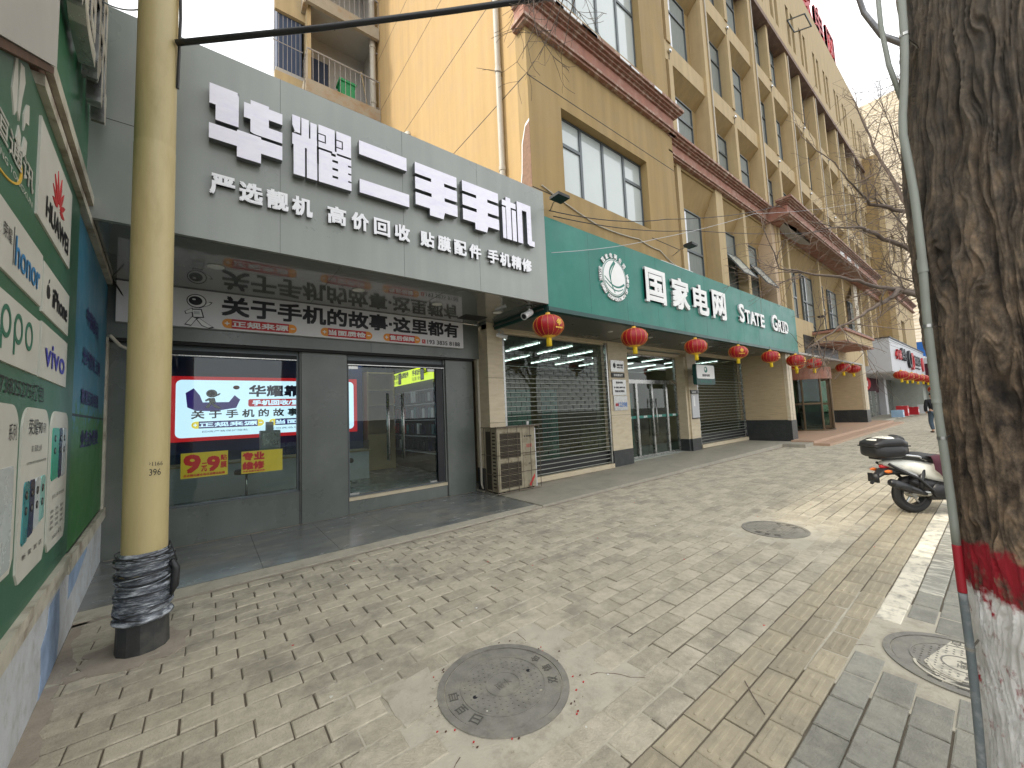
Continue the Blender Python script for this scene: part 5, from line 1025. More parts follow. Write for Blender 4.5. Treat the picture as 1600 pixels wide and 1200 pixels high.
# pipes on the side wall
def pipe(y, z0, z1, r, lab, x=4.6):
    t = thing('downpipe', lab, 'pipe', (x, y, z0)); b = MB(); b.tube([(x, y, z0), (x, y, z1)], r, 'old_pipe', 12)
    z = z0+.9
    while z < z1: b.lathe((x, y, z), [(r*1.18, 0), (r*1.18, .09)], 'old_pipe', 12); b.box(x, 4.69, y-.02, y+.02, z-.1, z-.07, 'rail'); z += 2.1
    b.build('pipe', t, smooth='auto'); return t
pipe(5.86, 5.6, 24, .06, 'cream downpipe on the sunlit yellow side wall near the building corner')
pipe(13.0, 5.6, 25, .1, 'thick white downpipe between the balconies and the yellow side wall', 4.5)
t = thing('vent_pipe', 'short white pipe with a bend rising over the grey sign', 'pipe', (4.55, 10.4, 8)); b = MB(); b.tube([(4.5, 10.4, 5.6), (4.5, 10.4, 9.75), (4.5, 10.36, 9.88), (4.5, 10.25, 9.95), (4.5, 10.12, 9.9), (4.5, 10.08, 9.8)], .08, 'old_pipe', 12); b.build('pipe', t, smooth='auto')

# ================================================================ Mi shop and things beyond
MS = thing('phone_shop', 'far pale grey shop with box sign, red interior and round red emblem', 'shop', (40, 4.3, 0))
b = MB(); b.box(33.8, 50, 4.3, 6.4, 3.2, 5.35, 'grey_light'); b.box(33.75, 50.1, 4.25, 6.4, 5.35, 5.42, 'ink'); b.box(33.9, 50, 4.29, 4.3, 5.2, 5.23, 'ink'); b.build('sign_box', MS)
fm = FY(4.3); b = MB(); b.text(fm, '小米', 35.3, 37.2, 4.1, 4.7, .02, 'red', ext=.1, bold=.03); b.text(fm, '华为', 37.3, 39.3, 4.1, 4.9, .02, 'ink', ext=.1, bold=.03); b.ring(fm, 40.8, 4.3, .45, .65, 0, .15, 'ink', 20); b.ring(fm, 42.1, 4.2, .45, .65, 0, .15, 'red', 20); b.text(fm, '体验店', 43, 46.5, 4.0, 4.7, .02, 'ink', ext=.1, bold=.03); b.text(fm, 'service', 43, 46.5, 3.7, 3.85, .02, 'ink', ext=.05); b.disc(fm, 48.2, 4.2, .5, .6, 0, .1, 'red'); b.build('lettering', MS)
b = MB(); b.box(33.8, 52, 6.6, 6.8, 0, 3.2, 'soffit_grey'); b.box(34.6, 44, 6.55, 6.6, 2.0, 3.2, 'maroon'); b.box(35.6, 36.4, 6.5, 6.6, .1, 2.1, 'office_glass'); b.box(38.3, 42, 6.5, 6.6, .1, 2.1, 'office_glass'); b.box(44, 45, 6.2, 6.6, .1, 3.2, 'grey_light')
for x in (35.5, 36.4, 38.2, 40.1, 42): b.box(x, x+.1, 6.46, 6.56, .1, 2.1, 'steel')
b.box(33.9, 50, 4.4, 6.6, 3.14, 3.2, 'grey_light'); b.build('front_wall', MS)
fq = F((34.3, 5.9, 2.55), (.8, -.6, 0), (0, 0, 1), (-.6, -.8, 0)); b = MB(); b.disc(fq, 0, 0, .5, .5, 0, .12, 'red'); b.text(fq, 'mi', -.28, .28, -.17, .17, .125, 'white', bold=.02); b.build('round_sign', MS)
for x, y, sx, z1, m, lab in ((40.8, 4.9, .7, .75, 'red', 'stack of red gift boxes outside the far shop'), (38.6, 4.9, .6, .5, 'sky_blue_box', 'pale carton standing outside the far shop'), (43.2, 4.6, .6, .6, 'lantern_red', 'small red carton outside the far shop, nearer the street'), (46, 4.3, .8, .7, 'grey_light', 'grey carton at the far end of the goods outside')):
    t = thing('carton', lab, 'box', (x, y, .14)); b = MB(); b.box(x-sx/2, x+sx/2, y-.3, y+.3, .14, .14+z1, m); b.box(x-sx/2-.01, x+sx/2+.01, y-.04, y+.04, .14+z1, .145+z1, 'white'); b.box(x-.15, x+.2, y-.305, y-.3, .14+z1*.3, .14+z1*.7, 'white'); b.build('body', t)
t = thing('brick_building', 'pale beige brick building closing the street beyond the office', 'building', (66, 6, 0))
b = MB(); b.box(64, 120, 4.5, 40, 0, 38, 'beige_brick')
for z in [6+i*3.2 for i in range(10)]: b.box(63.95, 120, 4.44, 4.5, z, z+.15, 'stucco_cream')
for i in range(90): b.box(63.98, 64.0, 4.5, 40, 3+i*.39, 3.04+i*.39, 'stucco_cream')
b.build('wall', t)
t = thing('blue_shop', 'blue fronted shop sign at the far end of the street beside the pale shop', 'shop', (54, 5, 0))
b = MB(); b.box(53, 64, 3.6, 7, 0, 2.8, 'interior_grey'); b.box(52.5, 64, 2.9, 6.5, 2.9, 6.6, 'blue'); b.build('body', t)
b = MB(); b.text(FX(52.5), '中国移动', -6.2, -3.2, 4.0, 5.2, .02, 'white', bold=.05); b.build('lettering', t)
t = thing('red_shop', 'small red and grey shop front between the pale shop and the blue one', 'shop', (51, 4.4, 0))
b = MB(); b.box(50.3, 52.4, 4.6, 6.8, 0, 4.6, 'interior_grey'); b.box(50.3, 52.3, 3.6, 4.6, 2.6, 4.4, 'maroon'); b.box(50.2, 52.3, 3.5, 4.6, 4.4, 4.9, 'grey_light'); b.build('body', t)

# ================================================================ lanterns
LN = thing('lantern', 'round red silk lantern with gold rims hanging under the sign edge by the grey store', 'lantern', (4.63, 4.8, 3.12), 'red lanterns hanging along the street front')
def lan():
    b = MB(); prof = [(.27*math.cos(a)**.75 if abs(a) < 1.5 else .06, .19*math.sin(a)) for a in [(-1.32+2.64*i/18) for i in range(19)]]
    b.lathe((0, 0, 0), prof, 'lantern_red', 48, fn=lambda a, h: 1-.03*abs(math.sin(a*8))**.35*1); o = b.build('silk_body', LN, smooth=True, loc=(0, 0, 0)); OFF[o] = Vector((0, 0, 0))
    b = MB()
    for k in range(16):
        a = (k+.0)*math.pi/8; b.tube([(p*math.cos(a)*1.004, p*math.sin(a)*1.004, h) for p, h in prof], .0022, 'gold', 4)
    b.build('ribs', o, loc=(0, 0, 0))
    b = MB()
    for k, z in ((0, 0), (1, 0)):
        pass
    f = F((0, -.262, .0), (1, 0, 0), (0, 0, 1), (0, -1, 0)); b.ring(f, 0, .02, .055, .062, 0, .006, 'gold', 4); b.text(f, '年', -.045, .045, -.025, .07, .006, 'gold', bold=.005); b.text(f, '恭贺新春', -.08, .08, -.085, -.06, .0, 'gold', bold=.002); b.build('mark', LN, loc=(0, 0, 0))
    b = MB(); b.lathe((0, 0, 0), [(.05, .17), (.062, .18), (.062, .2), (.04, .205), (.04, .235), (.01, .236)], 'gold', 20); b.tube([(0, 0, .23), (0, 0, .36)], .003, 'ink', 4); b.build('top_cap', LN, smooth='auto', loc=(0, 0, 0))
    b = MB(); b.lathe((0, 0, 0), [(.13, -.165), (.125, -.15), (.155, -.138), (.165, -.15), (.1, -.19), (.06, -.2), (.05, -.205)], 'gold', 32, fn=lambda a, h: 1+.06*math.sin(a*12)); b.build('bottom_rim', LN, smooth=True, loc=(0, 0, 0))
    b = MB(); b.lathe((0, 0, 0), [(.045, -.2), (.046, -.23), (.05, -.35), (.02, -.352)], 'tassel', 20, fn=lambda a, h: 1+.05*math.sin(a*10)); b.build('tassel', LN, smooth=True, loc=(0, 0, 0))
lan()
WORDS = ['second', 'third', 'fourth', 'fifth']
for i, x in enumerate((7.15, 9.8, 12.35, 14.9)):
    dup(LN, (x, 4.8, 3.13+random.uniform(-.02, .02)), 'red lantern under the green sign, %s from the grey store' % WORDS[i], rz=random.uniform(-1, 1), scale=random.uniform(.95, 1.05)).rotation_euler[1] = random.uniform(-.07, .07)
for x, y, lab, rz in ((17.25, 4.75, 'red lantern just past the right end of the green sign, in front of another', -.1), (18.9, 5.2, 'red lantern hidden partly behind its neighbour left of the revolving door', .4), (19.65, 4.8, 'red lantern left of the revolving door under the entrance soffit', .1), (24.3, 4.8, 'darker red lantern right of the revolving door', 1.2), (26.3, 4.8, 'red lantern at the right end of the entrance soffit', .2)):
    dup(LN, (x, y, 3.13), lab, rz=rz, scale=1.12)
for i, x in enumerate((34.3, 36.4, 38.8, 41.4, 44.5, 47.5)):
    dup(LN, (x, 4.0, 2.95-(i % 2)*.05), 'small far red lantern under the pale shop sign, %s from the left' % ['first', 'second', 'third', 'fourth', 'fifth', 'sixth'][i], scale=1.35)
for i, x in enumerate((41.5, 45)): dup(LN, (x, 3.2, 2.0), ['left of two low red lanterns near the walking person', 'right of two low red lanterns near the walking person'][i], scale=1.35)

# ================================================================ plaques, small signs, cameras, lights
fp = FY(6.662)
def plaque(lab, u0, u1, v0, v1, m, lines, cols='ink'):
    t = thing('wall_plaque', lab, 'plaque', ((u0+u1)/2, 6.66, v0)); b = MB(); b.fbox(fp, u0, u1, v0, v1, -.0, .02, m); b.build('plate', t); b = MB()
    for s, a, c, d, e, cm in lines: b.text(fp, s, u0+(u1-u0)*a, u0+(u1-u0)*c, v0+(v1-v0)*d, v0+(v1-v0)*e, .022, cm, bold=.003)
    b.build('lettering', t); return t
p = plaque('steel plaque with round emblem, topmost of the plaques on the pier', 8.7, 9.3, 2.66, 2.98, 'steel', [('国家电网', .45, .9, .5, .68, 'ink'), ('STATE GRID', .45, .9, .32, .42, 'ink')])
b = MB(); b.disc(fp, 8.86, 2.83, .06, .07, .02, .023, 'ink'); b.build('emblem', p)
plaque('narrow black plaque with pale characters under the emblem plaque', 8.72, 9.3, 2.5, 2.63, 'black', [('供电营业厅', .15, .85, .25, .75, 'white')])
plaque('steel plaque with rows of small dark characters in the middle of the pier', 8.73, 9.34, 2.0, 2.44, 'steel', [('营业时间', .25, .75, .75, .87, 'ink'), ('周一至周五 八点至十七点', .1, .9, .45, .55, 'ink'), ('节假日正常营业', .15, .85, .2, .32, 'ink')])
plaque('steel plaque with the blue number 12398, lowest on the pier', 8.75, 9.36, 1.58, 1.98, 'steel', [('12398', .32, .95, .25, .55, 'blue'), ('监督热线', .1, .3, .3, .5, 'red')])
t = thing('notice_board', 'grey metal notice board with white sheet on the right pier', 'notice board', (13.2, 6.66, 1.2)); b = MB(); b.fbox(fp, 12.98, 13.46, 1.2, 2.0, 0, .03, 'grey_light'); b.fbox(fp, 12.98, 13.46, 2.02, 2.15, 0, .03, 'black_granite'); b.fbox(fp, 12.97, 13.47, 1.17, 1.2, 0, .04, 'ink'); b.build('board', t); b = MB(); b.fbox(fp, 13.08, 13.2, 1.6, 1.95, .03, .033, 'white'); b.build('sheet', t); b = MB(); b.text(fp, '公告栏', 13.02, 13.3, 2.05, 2.12, .033, 'white', bold=.002); b.build('lettering', t)
t = thing('hanging_sign', 'rounded white and green box sign with round emblem beside the right pier', 'sign', (13.4, 6.2, 2.4))
fh = FY(6.15); b = MB(); b.poly(fh, rrect(12.45, 13.75, 2.3, 2.98, .08), -.12, 0, 'teal_dark'); b.build('box', t); b = MB(); b.poly(fh, rrect(12.49, 13.71, 2.5, 2.95, .06), .0, .006, 'sign_white'); b.build('face', t); b = MB(); b.disc(fh, 13.1, 2.8, .11, .1, .006, .01, 'teal_sign'); b.disc(fh, 13.07, 2.82, .05, .05, .01, .012, 'sign_white'); b.text(fh, '国家电网', 12.85, 13.35, 2.57, 2.65, .008, 'ink', bold=.003); b.text(fh, '供电营业厅', 12.7, 13.5, 2.36, 2.45, .003, 'teal_sign', bold=.002); b.build('lettering', t); b = MB(); b.tube([(13.2, 6.3, 2.7), (13.2, 6.66, 2.7)], .025, 'ink', 6); b.build('bracket', t)
def camera_(lab, base, tip, body_r=.045, col='white', up=.12):
    t = thing('security_camera', lab, 'camera', base); bz = Vector(base); tp = Vector(tip); d = (tp-bz).normalized(); hb = bz+Vector((0, 0, -up))
    b = MB(); b.lathe(bz, [(.05, 0), (.05, -.02), (.02, -.03), (.018, -up)], 'steel', 12); b.build('bracket', t, smooth='auto')
    b = MB(); dd = Vector((d.x, d.y, d.z)); b.lathe(hb-dd*.06, [(body_r*.9, 0), (body_r, .02), (body_r, .2), (body_r*1.15, .24)], col, 14, ax=dd); b.lathe(hb-dd*.06, [(body_r*.8, .235), (body_r*.8, .245)], 'ink', 14, ax=dd); b.build('housing', t, smooth='auto'); return t
camera_('pale bullet camera hanging from the corner of the grey soffit', (4.6, 5.25, 3.57), (4.3, 5.2, 3.4), .06)
camera_('small white camera on the old cream pier above the air conditioner', (4.86, 6.55, 3.42), (5.1, 6.35, 3.32), .045)
def flood(lab, base, hd):
    t = thing('floodlight', lab, 'lamp', base); B = Vector(base); Hh = Vector(hd); b = MB(); b.tube([B, (B+Hh)/2+Vector((0, 0, .03)), Hh], .014, 'steel', 6); b.build('arm', t)
    b = MB(); b.box(Hh.x-.14, Hh.x+.14, Hh.y-.2, Hh.y+.02, Hh.z-.035, Hh.z+.015, 'black')
    for i in range(6): b.box(Hh.x-.12+i*.045, Hh.x-.11+i*.045, Hh.y-.18, Hh.y, Hh.z+.015, Hh.z+.03, 'black')
    b.build('housing', t)
flood('black floodlight on an arm over the corner where grey and green signs meet', (5.1, 5.06, 5.48), (4.78, 4.6, 5.36))
flood('black floodlight on an arm over the middle of the green sign', (9.5, 5.06, 5.55), (9.25, 4.55, 5.55))
flood('black floodlight over the entrance parapet beyond the green sign', (20.3, 5.06, 5.2), (20.2, 4.6, 5.1))
def wire(lab, pts, r=.008, m='ink', name='cable', n=14, sag=.15):
    b = MB(); P = []; pts = [Vector(p) for p in pts]
    for i in range(len(pts)-1):
        for k in range(n): t_ = k/n; p = pts[i].lerp(pts[i+1], t_); p.z -= sag*4*t_*(1-t_); P.append(p)
    P.append(pts[-1]); b.tube(P, r, m, 6); o = b.build(name, None, smooth=True); return tag(o, lab, 'cable')
wire('thick black cable running from the lamp pole up over the grey store', [(-.25, 4.12, 4.93), (.725, 3.4, 5.05), (1.655, 2.8, 5.27), (2.479, 2.2, 5.42), (2.62, 1.5, 5.6), (2.36, .8, 5.72)], .026, 'black_plastic', sag=.0)
wire('thin dark wire crossing above the green sign to the entrance cornice', [(4.9, 4.9, 5.33), (8.984, 4.9, 6.32), (16.4, 4.6, 8.8), (30, 4, 11)], .009, sag=.12)
wire('lower dark wire above the green sign running out to the street trees', [(5.0, 4.9, 5.25), (10.3, 4.9, 6.38), (21, 4.2, 8.9), (34, 2, 10)], .009, sag=.12)
wire('pale thin wire rising across the face of the green sign', [(4.85, 4.85, 4.5), (8.3, 4.8, 5.6), (14, 4.6, 7.8), (22, 4, 10.2), (40, 2, 16)], .006, 'grey_light', sag=.05)
wire('white cable lying on the tan wall above the green sign', [(4.9, 5.06, 5.9), (6.5, 5.06, 5.55), (8.0, 5.06, 5.62), (8.9, 5.06, 5.55), (9.6, 5.05, 5.3)], .014, 'old_pipe', sag=.03)
wire('thin black wire hanging down the left corner of the grey store', [(-1.0, 6.9, 3.6), (-.8, 6.95, 3.2), (-.75, 7.0, 2.75), (-.7, 6.95, 2.6)], .01, 'black_plastic', sag=0)
wire('pale cable bundle across the upper left corner behind the lamp pole', [(-.98, 6.8, 2.83), (-.9, 6.9, 2.72), (-.7, 6.95, 2.62), (-.5, 6.98, 2.62)], .022, 'old_pipe', sag=0)
wire('thin wire looping across the top left between fascia and pole', [(-.9, 4.6, 5.6), (-.75, 4.4, 5.25), (-.45, 4.2, 5.2)], .006, 'grey_light', sag=.05)
wire('dark cable curving up from the conduit on the tree trunk', [(1.84, .11, 2.83), (2.2, .193, 3.15), (2.55, .278, 3.56), (2.85, .352, 4.1)], .011, 'black_plastic', sag=.0)

# ================================================================ big street tree in front
TR = thing('street_tree', 'old street tree at the right edge with red ring and whitewashed foot', 'tree', (2.12, -.26, 0))
TR['note'] = ''; del TR['note']
def edge_y(z):
    T_ = [(-.1, .2), (.3, .165), (.6, .15), (1.0, .146), (1.3, .155), (1.7, .168), (2.2, .178), (2.6, .178), (3.2, .14), (4.2, .15), (5.4, .15)]
    for (a, ya), (c, yc) in zip(T_, T_[1:]):
        if z <= c: return ya+(yc-ya)*(z-a)/(c-a)
    return T_[-1][1]
NZ, NA = 780, 700; vts = []; hg = []
nzz = noise.noise
for i in range(NZ+1):
    z = -.05+3.6*(i/NZ) if i < NZ-20 else -.05+3.6*(NZ-20)/NZ+(i-NZ+20)*.075
    rad = .34+.05*math.exp(-z*3)-.012*z
    cyy = edge_y(z)-rad; cxx = 2.12+.015*z
    for j in range(NA):
        a = 2*math.pi*j/NA; ca, sa = math.cos(a), math.sin(a)
        wx = nzz((ca*1.2, sa*1.2, z*.9))*.35
        aa = a+wx*.6+.25*math.sin(z*1.3)+.16*nzz((ca*3.5, sa*3.5, z*2.6))+.06*nzz((ca*9, sa*9, z*8))
        cA, sA = math.cos(aa), math.sin(aa)
        r1 = 1-abs(nzz(Vector((cA*5.5, sA*5.5, z*1.3)))*2.2); r2 = 1-abs(nzz(Vector((cA*14, sA*14, z*1.7+7)))*2.2); r3 = 1-abs(nzz(Vector((cA*30, sA*34, z*4.5)))*2.2); r4 = nzz(Vector((cA*70, sA*70, z*16)))
        lump = nzz(Vector((ca*1.6, sa*1.6, z*1.4+3)))
        h = .28*r1+.34*r2+.27*r3+.22*r4
        fl = .02*math.exp(-max(z, 0)*2.2)*math.cos(a*5+1)
        rr = rad+.026*(h-.5)+.02*lump+fl
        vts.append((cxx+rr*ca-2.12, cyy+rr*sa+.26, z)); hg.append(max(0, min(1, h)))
fcs = [(i*NA+j, i*NA+(j+1) % NA, (i+1)*NA+(j+1) % NA, (i+1)*NA+j) for i in range(NZ) for j in range(NA)]
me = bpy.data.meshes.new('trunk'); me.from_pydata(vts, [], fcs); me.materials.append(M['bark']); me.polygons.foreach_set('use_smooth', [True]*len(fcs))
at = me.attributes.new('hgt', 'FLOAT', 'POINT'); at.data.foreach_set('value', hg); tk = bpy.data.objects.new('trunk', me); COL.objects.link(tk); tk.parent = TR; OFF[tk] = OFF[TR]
def branch(b, p, d, L, r, depth, rnd, m='twig', bend=.25, kids=3, n=5, droop=0, rmin=.0016):
    pts = [Vector(p)]; d = Vector(d).normalized(); k = max(3, int(L/.12)) if depth else 4; k = min(k, 9)
    for i in range(k):
        d = (d+Vector((rnd.gauss(0, bend), rnd.gauss(0, bend), rnd.gauss(0, bend)-droop))*.5).normalized(); pts.append(pts[-1]+d*L/k)
    b.tube(pts, [max(rmin, r*(1-.65*i/k)) for i in range(k+1)], m, n if r > .01 else 4, cap=False)
    if depth > 0:
        for q in range(kids):
            i = rnd.randint(1, k); dd = (pts[i]-pts[i-1]).normalized(); side = Vector((rnd.gauss(0, 1), rnd.gauss(0, 1), rnd.gauss(0, .8))).normalized()
            branch(b, pts[i], (dd*.7+side*.75), L*rnd.uniform(.45, .72), r*.55, depth-1, rnd, m, bend, kids, n, droop, rmin)
rnd = random.Random(5)
b = MB(); b.tube([(2.2, -.2, 4.6), (2.3, .6, 5.6), (2.4, 1.6, 6.1), (2.35, 2.4, 6.2)], [.16, .11, .07, .03], 'bark', 10); b.tube([(2.2, -.3, 4.6), (2.8, -.9, 6), (3.5, -1.6, 8)], [.22, .16, .1], 'bark', 12); b.tube([(2.15, -.3, 4.6), (1.6, -.9, 6.2), (1.2, -1.3, 8)], [.2, .15, .1], 'bark', 12); b.build('limb', TR, smooth=True)
b = MB()
for p, d in (((2.3, 1.95, 5.45), (0, .4, -.9)), ((2.4, 1.85, 5.3), (.05, .3, -.8)), ((2.2, 2.2, 5.4), (0, .35, -.8)), ((2.5, 2.1, 5.5), (.3, .4, -.7)), ((2.3, 2.0, 5.5), (-.1, .2, -1))): branch(b, p, d, .62, .006, 2, rnd, bend=.35, kids=4)
b.tube([(2.35, 2.2, 6.17), (2.3, 2.0, 5.5), (2.3, 1.95, 5.4)], .008, 'twig', 5); b.tube([(2.35, 2.1, 6.17), (2.4, 1.9, 5.35)], .008, 'twig', 5); b.tube([(2.4, 2.2, 6.1), (2.5, 2.1, 5.5)], .008, 'twig', 5); b.tube([(2.2, 2.3, 6.1), (2.2, 2.2, 5.4)], .007, 'twig', 5)
b.build('twigs', TR)
CD = thing('cable_conduit', 'grey plastic conduit strapped to the street side of the tree trunk', 'conduit', (1.93, .14, 0))
cp = [(1.97, .167, -.02), (1.95, .155, .25), (1.95, .15, .478), (1.95, .144, .852), (1.95, .143, 1.114), (1.95, .143, 1.258), (1.9, .148, 1.597), (1.86, .14, 1.9), (1.84, .132, 2.09), (1.84, .134, 2.3), (1.84, .145, 2.55), (1.84, .126, 2.69), (1.84, .11, 2.84), (1.85, .102, 3.12), (1.86, .1, 4)]
def sub(P, z0, z1):
    out = []
    for k in range(41):
        z = z0+(z1-z0)*k/40
        for (a, c) in zip(P, P[1:]):
            if a[2] <= z <= c[2]: t_ = (z-a[2])/(c[2]-a[2]); out.append((a[0]+(c[0]-a[0])*t_, a[1]+(c[1]-a[1])*t_+.002*math.sin(z*7), z)); break
    return out
b = MB(); b.tube(sub(cp, 1.15, 3.9), .0108, 'conduit_grey', 14); b.build('pipe', CD, smooth=True)
b = MB(); b.tube(sub(cp, 1.0, 1.152), .0113, 'conduit_red', 14); b.build('red_band', CD, smooth=True)
b = MB(); b.tube(sub(cp, -.01, 1.002), .0109, 'conduit_dark', 14); b.build('pipe', CD, smooth=True)
for z in (.82, 1.5, 1.87, 2.86):
    b = MB(); q = sub(cp, z, z+.001)[0]; b.lathe((q[0], q[1], z), [(.0125, 0), (.0125, .01)], 'steel', 12); b.tube([(q[0], q[1], z), (q[0]+.1, q[1]-.02, z+.01), (q[0]+.25, q[1]-.03, z-.01)], .003, 'steel', 5); b.build('strap', CD, smooth='auto')
for z in (1.62, 2.05): b = MB(); q = sub(cp, z, z+.001)[0]; b.lathe((q[0], q[1], z), [(.0125, 0), (.0125, .045)], 'conduit_grey', 14); b.build('sleeve_joint', CD, smooth='auto')
b = MB(); b.tube([(1.845, .137, 2.66), (1.84, .155, 2.79), (1.84, .163, 2.94), (1.84, .158, 3.24)], .007, 'conduit_grey', 10); b.build('side_tube', CD, smooth=True)

# ================================================================ bare trees along the street
def bare(name, lab, base, limbs, seed, tr=.16, twn=26, L0=1.5):
    rnd = random.Random(seed); t = thing(name, lab, 'tree', base, 'bare street trees'); B = Vector(base)
    b = MB(); b.tube([B, B+Vector((.03, .05, 1.6)), B+Vector((.0, .1, 3.0)), B+Vector((.1, .25, 4.2))], [tr*1.2, tr, tr*.85, tr*.6], 'twig', 14); b.build('trunk', t, smooth=True)
    b = MB(); tw = MB()
    for pts in limbs:
        pts = [Vector(p) for p in pts]; start = B+Vector((0, .1, min(3.6, max(2.4, pts[0].z-.9)))); P = [start]+pts; n = len(P); r0 = .058
        Q = []
        for i in range(n-1):
            for k in range(4): Q.append(P[i].lerp(P[i+1], k/4)+Vector((rnd.gauss(0, .012), rnd.gauss(0, .012), rnd.gauss(0, .012))))
        Q.append(P[-1]); b.tube(Q, [max(.006, r0*(1-.88*i/(len(Q)-1))) for i in range(len(Q))], 'twig', 7)
        for q in range(twn):
            i = rnd.randint(4, len(Q)-1); d = (Q[i]-Q[i-1]).normalized(); s = Vector((rnd.gauss(0, 1), rnd.gauss(0, 1), rnd.gauss(.1, 1))).normalized(); branch(tw, Q[i], d*.6+s*.8, L0*rnd.uniform(.35, .8), .011, 2, rnd, bend=.3, kids=4, rmin=.0022)
    b.build('limb', t, smooth=True); tw.build('crown', t); return t
bare('bare_tree', 'bare leafless tree reaching twigs over the sidewalk toward the office entrance', (11.8, .15, 0),
 [[(11.5, .75, 4.46), (11.5, .91, 5.34), (11.5, 1.12, 6.28), (11.5, 1.31, 6.97), (11.5, 1.46, 7.81), (11.5, 1.62, 8.53)], [(12, .88, 4.61), (12, .9, 6.05), (12, .85, 7.49), (12, .94, 8.6)],
  [(11, .65, 5.15), (10.5, 1.04, 5.28), (10, 1.3, 5.36), (9.5, 1.39, 5.51), (9, 1.54, 5.82)], [(11, .72, 4.31), (10.4, 1.06, 4.54), (9.8, 1.34, 4.76), (9.2, 1.35, 4.7), (8.6, 1.56, 4.6), (8, 1.68, 4.5)],
  [(11, .78, 3.59), (10.2, 1.1, 3.65), (9.4, 1.24, 3.6), (8.6, 1.48, 3.67), (7.8, 1.92, 3.78), (7, 2.02, 3.7)], [(10.5, .85, 3.5), (10, 1.05, 3.57), (9.5, 1.2, 3.34), (9, 1.44, 3.11), (8.5, 1.78, 2.79), (8, 2.04, 2.51)]], 11, twn=13, L0=1.35)
bare('bare_tree', 'second bare tree farther down the street behind the first one', (19, -.2, 0),
 [[(19, .6, 5), (18.5, 1.3, 6.5), (18, 1.9, 7.9), (17.5, 2.3, 9)], [(19.2, .7, 6), (19, 1.2, 8), (19, 1.6, 10), (19, 1.9, 12.4)], [(18.5, .7, 4.6), (17.5, 1.5, 5.2), (16.5, 2.1, 5.6)], [(19.5, .6, 6), (20, 1.4, 9), (20, 1.6, 11)]], 12, twn=20, L0=2.2)

# ================================================================ person walking away
def skin(name, par, joints, edges, mt, sub_=2, loc=None):
    me = bpy.data.meshes.new(name); me.from_pydata([j[:3] for j in joints], edges, []); o = bpy.data.objects.new(name, me); COL.objects.link(o)
    m = o.modifiers.new('s', 'SKIN'); s = o.modifiers.new('u', 'SUBSURF'); s.levels = sub_; s.render_levels = sub_
    for v, j in zip(me.skin_vertices[0].data, joints): v.radius = (j[3], j[4] if len(j) > 4 else j[3])
    me.skin_vertices[0].data[0].use_root = True
    bpy.context.view_layer.update(); me2 = bpy.data.meshes.new_from_object(o.evaluated_get(bpy.context.evaluated_depsgraph_get())); bpy.data.objects.remove(o)
    me2.materials.clear(); me2.materials.append(M[mt]); me2.polygons.foreach_set('use_smooth', [True]*len(me2.polygons)); o = bpy.data.objects.new(name, me2); COL.objects.link(o); o.parent = par; o.location = loc or (0, 0, 0); return o
PS = thing('person', 'person seen from behind in black jacket and jeans walking away down the sidewalk', 'person', (24.6, 2.0, 0)); PS.rotation_euler = (0, 0, R(-60))
J = [(0, 0, .92, .12, .1), (0, 0, 1.12, .13, .1), (0, .02, 1.32, .15, .11), (0, .02, 1.43, .08), (0, .03, 1.5, .05), (0, .04, 1.58, .085, .095), (0, .045, 1.66, .08, .09),
     (-.19, .02, 1.38, .055), (-.25, -.02, 1.12, .045), (-.22, .06, .9, .035), (-.21, .09, .83, .03), (.19, .02, 1.38, .055), (.25, .02, 1.12, .045), (.22, .1, .92, .035), (.21, .13, .85, .03),
     (-.1, 0, .86, .085), (-.11, .07, .48, .06), (-.11, -.05, .1, .04), (-.11, .06, .04, .035), (.1, 0, .86, .085), (.11, .0, .48, .06), (.11, -.12, .14, .04), (.11, -.03, .04, .035)]
E_ = [(0, 1), (1, 2), (2, 3), (3, 4), (4, 5), (5, 6), (2, 7), (7, 8), (8, 9), (9, 10), (2, 11), (11, 12), (12, 13), (13, 14), (0, 15), (15, 16), (16, 17), (17, 18), (0, 19), (19, 20), (20, 21), (21, 22)]
skin('body', PS, J, E_, 'skin')
JJ = [(0, 0, .88, .16, .13), (0, 0, 1.12, .16, .13), (0, .02, 1.33, .17, .13), (0, .02, 1.43, .1), (-.2, .02, 1.38, .075), (-.27, -.02, 1.12, .065), (-.24, .06, .9, .05), (.2, .02, 1.38, .075), (.27, .02, 1.12, .065), (.24, .1, .93, .05)]
skin('jacket', PS, JJ, [(0, 1), (1, 2), (2, 3), (2, 4), (4, 5), (5, 6), (2, 7), (7, 8), (8, 9)], 'cloth_black')
skin('trousers', PS, [(0, 0, .9, .14, .12), (-.1, 0, .84, .105), (-.11, .07, .48, .08), (-.11, -.04, .12, .065), (.1, 0, .84, .105), (.11, .0, .48, .08), (.11, -.11, .17, .065)], [(0, 1), (1, 2), (2, 3), (0, 4), (4, 5), (5, 6)], 'jeans')
skin('hair', PS, [(0, .02, 1.6, .1, .1), (0, .035, 1.68, .098, .1), (0, .04, 1.72, .06)], [(0, 1), (1, 2)], 'hair')
for sx, sy in ((-.11, 0), (.11, -.08)): skin('shoe', PS, [(sx, sy-.05, .05, .05, .04), (sx, sy+.05, .045, .05, .04), (sx, sy+.14, .035, .045, .03)], [(0, 1), (1, 2)], 'black', 1)

# ================================================================ scooter
SC = thing('motor_scooter', 'white motor scooter with black top box and maroon cloth on its seat', 'scooter', (7.85, .95, 0)); SC.rotation_euler = (0, 0, R(-42))
OFF[SC] = Vector((0, 0, 0))
def sc(mb, name, par=None, smooth='auto'):
    o = mb.build(name, par or SC, smooth=smooth, loc=(0, 0, 0)); OFF[o] = Vector((0, 0, 0)); return o
